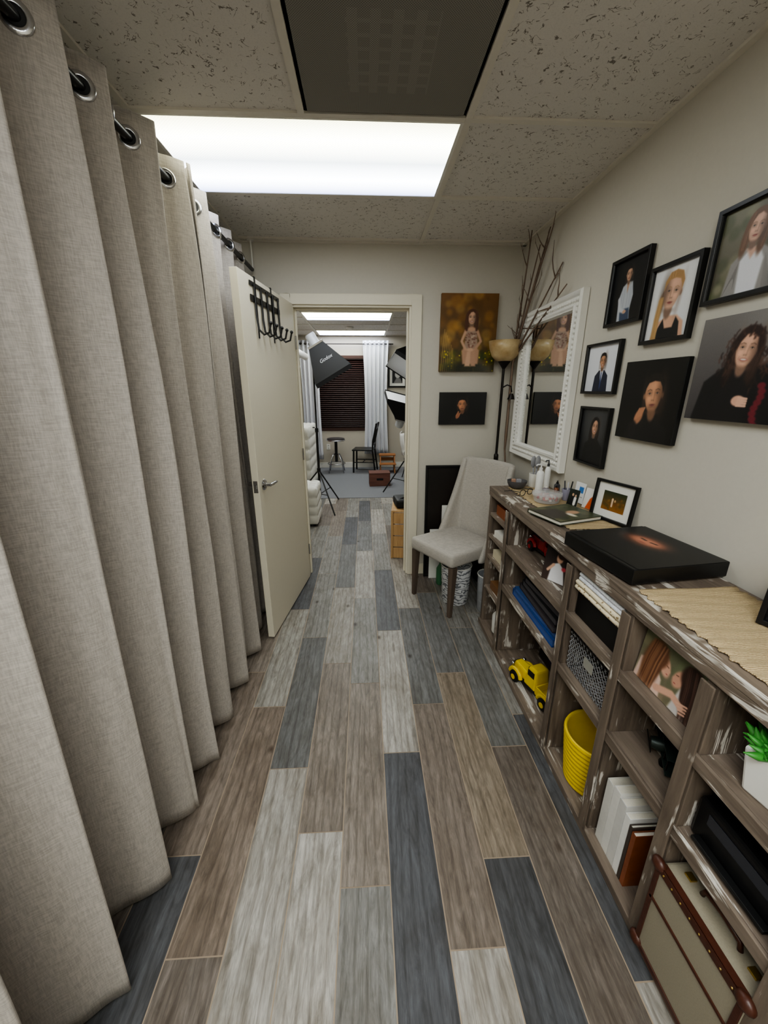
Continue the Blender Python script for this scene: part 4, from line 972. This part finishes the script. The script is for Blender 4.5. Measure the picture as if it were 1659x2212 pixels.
sheer(-1.2,-.84,7.79,.20,2.40,'white sheer grommet curtain panel beside window')
t=Thing('curtain_rod','dark thin curtain rod above the window','curtain rod',(-.4,7.79,2.34)); t.add('rod',MB().tube([(-.86,0,0),(.95,0,0)],.009,10),m_darkmetal); t.add('rod_bracket',MB().tube([(.9,0,0),(.9,.108,0)],.006,8),m_darkmetal);t.add('rod_bracket',MB().tube([(-.84,0,0),(-.84,.108,0)],.006,8),m_darkmetal)
t=Thing('wall_outlet','white wall power outlet','outlet',(-.745,YF-.001,.43)); t.add('cover_plate',MB().box(-.035,.035,-.006,0,-.057,.057),m_white,bevel=.002)
for z in (.01,-.04): t.add('socket',MB().box(-.015,.015,-.008,-.006,z,z+.03),M((190,188,180),.5))
A=Art(.2,.26,50); A.fill((30,30,32)); A.at().e(.4,.4,.2,.25,(180,178,176),.05).p([(.1,1),(.3,.65),(.6,.65),(.75,1)],(120,118,118),.04)
picture('framed_portrait','black framed photo with white mat on studio wall',A,(.64,YF-.001,1.78),fw=.03,matw=.05)
t=Thing('stool','chrome swivel stool with round black seat','stool',(-.56,7.45,.007))
t.add('seat',MB().lathe([(0,.60),(.16,.60),(.17,.62),(.165,.645),(.12,.655),(0,.655)],n=32),M((70,66,66),.4),smooth='auto')
t.add('seat_ring',MB().tube([(.168*math.cos(a),.168*math.sin(a),.612) for a in np.linspace(0,2*pi,32,endpoint=False)],.012,8,closed=True),m_chrome,smooth=True)
t.add('post',MB().tube([(0,0,.20),(0,0,.60)],.028,16),M((30,30,32),.4))
for i in range(4):
    a=pi/4+i*pi/2; c_,s_=math.cos(a),math.sin(a)
    t.add('leg',MB().tube([(.02*c_,.02*s_,.36),(.08*c_,.08*s_,.34),(.15*c_,.15*s_,.22),(.20*c_,.20*s_,.0)],.011,10),m_chrome,smooth=True)
t.add('foot_ring',MB().tube([(.165*math.cos(a),.165*math.sin(a),.17) for a in np.linspace(0,2*pi,32,endpoint=False)],.009,8,closed=True),m_chrome,smooth=True)
t=Thing('wooden_chair','black painted wooden side chair','chair',(-.03,7.50,.007),rz=-pi/2-.15)
def bx(*a): return MB().box(*a)
t.add('seat',bx(-.2,.2,-.2,.2,.42,.445),m_black,bevel=.006)
for x in (-.18,.18):
    t.add('leg',MB().tube([(x,-.18,.0),(x*.97,-.17,.42)],.016,8),m_black)
    t.add('leg',MB().tube([(x,.24,.0),(x,.19,.42),(x,.20,.60),(x,.27,.93)],.016,8),m_black)
t.add('top_rail',MB().box(-.17,.17,.245,.262,.82,.92),m_black); t.add('lower_rail',MB().box(-.17,.17,.19,.205,.52,.56),m_black)
for x in (-.08,0,.08): t.add('spindle',MB().tube([(x,.20,.56),(x,.25,.83)],.010,8),m_black)
for p_ in (((-.18,-.18,.2),(-.18,.21,.2)),((.18,-.18,.2),(.18,.21,.2)),((-.18,0,.2),(.18,0,.2))): t.add('stretcher',MB().tube(p_,.009,8),m_black)
m_ow=mat_wood('orange_oak',(140,88,50),(186,128,78),'x',0)
t=Thing('step_stool','small orange-brown wooden step stool','step stool',(.42,7.42,.007))
t.add('top_step',bx(-.16,.16,-.02,.16,.31,.335),m_ow,bevel=.004); t.add('lower_step',bx(-.16,.16,-.18,-.01,.16,.18),m_ow,bevel=.004)
for x in (-.145,.125): t.add('side_panel',MB().prism([(x,-.18,0),(x+.02,-.18,0),(x+.02,.15,0),(x,.15,0)],[(x,-.01,.31),(x+.02,-.01,.31),(x+.02,.14,.31),(x,.14,.31)]),m_ow)
t.add('crossbar',bx(-.125,.125,.10,.12,.2,.26),m_ow)
t=Thing('apple_box','reddish brown wooden posing box with handle hole','box',(.225,6.35,.007),rz=.05)
m_rb=mat_wood('red_brown_wood',(92,56,46),(128,84,70),'x',0)
t.add('box_body',bx(-.17,.17,-.12,.12,0,.22),m_rb,bevel=.004); t.add('handle_hole',bx(-.055,.055,-.1235,-.1205,.10,.135),m_blackm,bevel=.001); t.add('lid_edge',bx(-.174,.174,-.124,.124,.205,.223),m_rb,bevel=.002)
m_tuft=M((222,220,212),.5,var=.03)
def tufted(lab,x,y,w_,d_,h_,n_,m_,z0=.001,name='tufted_ottoman',cat='ottoman'):
    t=Thing(name,lab,cat,(x,y,z0)); mb=MB()
    def face(o,u,v,W,Hh,nu,nv,nrm):
        P=[]; o,u,v,nrm=Vector(o),Vector(u),Vector(v),Vector(nrm)
        NU,NV=nu*8,nv*8
        for i in range(NU+1):
            r=[]
            for j in range(NV+1):
                a,b3=i/NU,j/NV; bl=.018*(abs(math.sin(a*nu*pi))*abs(math.sin(b3*nv*pi)))**.5
                r.append(o+u*(W*a)+v*(Hh*b3)+nrm*bl)
            P.append(r)
        mb.grid(P)
    face((-w_/2,-d_/2,.03),(1,0,0),(0,0,1),w_,h_-.03,n_,m_,(0,-1,0)); face((w_/2,-d_/2,.03),(0,1,0),(0,0,1),d_,h_-.03,n_,m_,(1,0,0))
    face((-w_/2,d_/2,.03),(1,0,0),(0,0,1),w_,h_-.03,n_,m_,(0,1,0)); face((-w_/2,-d_/2,.03),(0,1,0),(0,0,1),d_,h_-.03,n_,m_,(-1,0,0))
    face((-w_/2,-d_/2,h_),(1,0,0),(0,1,0),w_,d_,n_,n_,(0,0,1))
    t.add('cushion',mb,m_tuft,smooth=True)
    for sx_ in (-1,1):
        for sy_ in (-1,1): t.add('foot',MB().tube([(sx_*(w_/2-.04),sy_*(d_/2-.04),0),(sx_*(w_/2-.04),sy_*(d_/2-.04),.032)],.018,10),m_black)
tufted('white tufted leather cube ottoman',-.785,4.52,.42,.40,.46,4,4)
tufted('tall white tufted leather bench',-1.03,6.35,.36,.9,.98,5,6,.008,'tufted_bench','bench')
t=Thing('backdrop_roll','white seamless paper backdrop roll on wall brackets','backdrop',(-.98,6.1,2.06))
t.add('paper_roll',MB().tube([(0,-.9,0),(0,.9,0)],.055,20),m_white,smooth='auto'); t.add('core_end',MB().tube([(0,-.93,0),(0,-.9,0)],.025,16),M((120,100,80),.7))
t.add('roll_bracket',MB().box(-.298,.0,-.94,-.93,-.02,.02),m_black)
t.add('roll_bracket',MB().box(-.298,.0,.93,.94,-.02,.02),m_black)
t=Thing('backdrop_roll','second white paper roll below the first','backdrop',(-1.10,6.0,1.90)); t.add('paper_roll',MB().tube([(0,-.9,0),(0,.9,0)],.045,20),m_white,smooth='auto'); t.add('roll_bracket',MB().box(-.178,0,-.92,-.91,-.02,.02),m_black)
P=[[(SL+.04+.02*math.sin(i*.9),6.9+i*.02,.1+1.9*j/4) for j in range(5)] for i in range(30)]
solo('drape','rust brown fabric drape on studio wall','drape',MB().grid(P),M((120,66,48),.9,var=.1),smooth=True,solid=.003)
def stand(lab,x,y,h,foot=.38,rot=0,name='light_stand',fy=.001):
    t=Thing(name,lab,'light stand',(x,y,fy),rz=rot)
    t.add('column',MB().tube([(0,0,.16),(0,0,h*.55)],.016,12).tube([(0,0,h*.55),(0,0,h)],.011,12),m_black,smooth='auto')
    q=MB().lathe([(.022,0),(.022,.05)],(0,0,h*.53),12)
    q.tube([(.022,0,h*.55+.02),(.05,0,h*.55+.02)],.007,8); t.add('collar',q,m_blackm)
    t.add('collar',MB().lathe([(.024,0),(.024,.05)],(0,0,.50),12),m_blackm); t.add('collar',MB().lathe([(.022,0),(.022,.04)],(0,0,.18),12),m_blackm)
    for i in range(3):
        a=i*2*pi/3; c_,s_=math.cos(a),math.sin(a)
        t.add('leg',MB().tube([(.022*c_,.022*s_,.50),(foot*c_,foot*s_,.012)],.010,8).tube([(.02*c_,.02*s_,.2),(foot*.55*c_,foot*.55*s_,.235)],.006,6),m_black)
    return t
t=stand('black light stand holding a square softbox',-.62,5.07,1.92,.44,pi)
def softbox(lab,loc,rot,w_,h_,dp,front,text=None,name='softbox',bs=.09):
    t=Thing(name,lab,'softbox',loc); t.e.rotation_euler=rot
    mb=MB()
    lo=[(-bs,-bs,0),(bs,-bs,0),(bs,bs,0),(-bs,bs,0)]
    mid=[(-w_/2,-h_/2,-dp),(w_/2,-h_/2,-dp),(w_/2,h_/2,-dp),(-w_/2,h_/2,-dp)]; lip=[(a,b3,-dp-.05) for a,b3,_ in mid]
    mb.add(lo+mid+lip,[(0,1,2,3)]+[(i,(i+1)%4,4+(i+1)%4,4+i) for i in range(4)]+[(4+i,4+(i+1)%4,8+(i+1)%4,8+i) for i in range(4)])
    t.add('softbox_shell',mb,M((8,8,11),.6,var=.1))
    t.add('front_diffuser',MB().box(-w_/2+.004,w_/2-.004,-h_/2+.004,h_/2-.004,-dp-.035,-dp-.032),front)
    t.add('strobe_head',MB().lathe([(0,.13),(.05,.13),(.06,.11),(.06,.02),(.075,.0)],n=20),M((190,192,196),.4),smooth='auto')
    t.add('speed_ring',MB().ring(.2,.2,[(0,-.01),(0,.01),(.02,.01),(.02,-.01)]).mesh('sr'),m_chrome).rotation_euler=(pi/2,0,0)
    if text:
        cu=bpy.data.curves.new('tx','FONT'); cu.body=text; cu.size=.058; cu.shear=.3; cu.extrude=.0005; cu.align_x='CENTER'
        tmp=bpy.data.objects.new('tx',cu); COL.objects.link(tmp); dg=bpy.context.evaluated_depsgraph_get(); me=bpy.data.meshes.new_from_object(tmp.evaluated_get(dg)); bpy.data.objects.remove(tmp)
        me.materials.clear(); me.materials.append(M((190,190,194),.5))
        o=t.add('logo',me,None); sl=math.atan2(dp,h_/2-bs)
        o.location=(.02,-(bs+(h_/2-bs)*.55)-.004,-dp*.55); o.rotation_euler=(sl,0,.0)
    return t
m_dif=M((226,228,232),.8,var=.02)
softbox('black square softbox angled downward on a stand',(-.575,5.0,2.05),(math.radians(8),math.radians(-30),math.radians(4)),.48,.50,.36,m_dif,'Godox')
t=stand('black light stand holding a tilted strip softbox',.60,5.75,1.12,.34,.9,fy=.008)
softbox('black strip softbox with white diffuser face tilted upward',(.52,5.66,1.14),(math.radians(200),math.radians(14),math.radians(8)),.62,.36,.24,M((235,236,238),.7,emit=.1),None)
softbox('large grey black softbox facing down',(.90,5.75,2.12),(math.radians(-12),math.radians(32),0),.72,.72,.42,m_dif,None)
stand('black light stand under the large softbox',1.06,6.0,2.0,.36,.2,fy=.008)
t=Thing('shell_chair','white molded plastic chair with thin black legs','chair',(.86,6.7,.008),rz=pi/2)
P=[]
for j in range(15):
    f=j/14
    y=-.20+.42*min(1,f/.5); z=.44-.02*math.sin(pi*min(1,f/.5)); 
    if f>.5: g_=(f-.5)/.5; y=.20+.06*g_+.02*math.sin(g_*pi); z=.45+.36*g_
    wd=.22-.04*max(0,f-.5)*2
    P.append([(wd*u,y-.05*u*u*(1 if f>.5 else 0),z+.05*u*u*(1-.5*f)) for u in np.linspace(-1,1,11)])
t.add('seat_shell',MB().grid(P),m_white,smooth=True,solid=.008)
for x,y in ((-.2,-.2),(.2,-.2),(-.2,.2),(.2,.2)): t.add('leg',MB().tube([(x*.5,y*.5,.42),(x,y,0)],.009,8),m_black)
t=Thing('pine_crate','slatted pine wood crate standing on its end','crate',(.45,3.56,.001),rz=-.12)
cw,cd,ch=.20,.20,.46
for x in (-cw,cw-.018):
    for i in range(4):
        z=.0+i*ch/4; t.add('slat',bx(x,x+.018,-cd+.02,cd-.02,z+.004,z+ch/4-.006),m_pine,bevel=.002)
for x in (-cw-.002,cw-.018):
    for y in (-cd,cd-.02): t.add('post',bx(x,x+.02,y,y+.02,0,ch),m_pine,bevel=.002)
for i in range(4):
    z=i*ch/4; t.add('slat',bx(-cw+.02,cw-.02,-cd,-cd+.015,z+.004,z+ch/4-.006),m_pine,bevel=.002)
t.add('crate_top',bx(-cw,cw,-cd,cd,ch,ch+.016),m_pine,bevel=.002)
t=Thing('camera_bag','black zipped camera bag on the crate','bag',(.43,3.55,.479),rz=.1)
t.add('bag_body',bx(-.16,.15,-.11,.11,0,.085),m_blackm,bevel=.02); t.add('strap',MB().tube([(-.12,-.05,.08),(-.06,-.06,.105),(.04,-.05,.108),(.11,-.04,.08)],.006,8),m_black,smooth=True)
t=Thing('smoke_detector','white round ceiling smoke detector','smoke detector',(-.22,6.85,CZ)); t.add('detector_body',MB().lathe([(0,-.035),(.04,-.035),(.055,-.02),(.06,-.007)],n=24),m_white,smooth='auto')
# ------------------------------------------------------------------ CAMERA, WORLD, VIEW
f,p,y,r=834.96,.3084,.0476,-.0020
F=Vector((math.sin(y)*math.cos(p),math.cos(y)*math.cos(p),-math.sin(p))); R0=Vector((math.cos(y),-math.sin(y),0)); U0=R0.cross(F)
R=R0*math.cos(r)+U0*math.sin(r); U=U0*math.cos(r)-R0*math.sin(r)
cd_=bpy.data.cameras.new('camera'); cam=bpy.data.objects.new('camera',cd_); COL.objects.link(cam)
Mx=Matrix.Identity(4)
for i in range(3): Mx[i][0]=R[i];Mx[i][1]=U[i];Mx[i][2]=-F[i]
Mx[2][3]=HC; cam.matrix_world=Mx
cd_.sensor_fit='VERTICAL'; cd_.sensor_height=36; cd_.sensor_width=27; cd_.lens=36*f/2212; cd_.clip_start=.02
sc.camera=cam
wd=bpy.data.worlds.new('world'); sc.world=wd; wd.use_nodes=True; wd.node_tree.nodes['Background'].inputs[0].default_value=(.02,.02,.03,1)
try:
    sc.view_settings.view_transform='AgX'; sc.view_settings.look='AgX - Medium High Contrast'; sc.view_settings.exposure=0.32
except Exception as ex: print(ex)
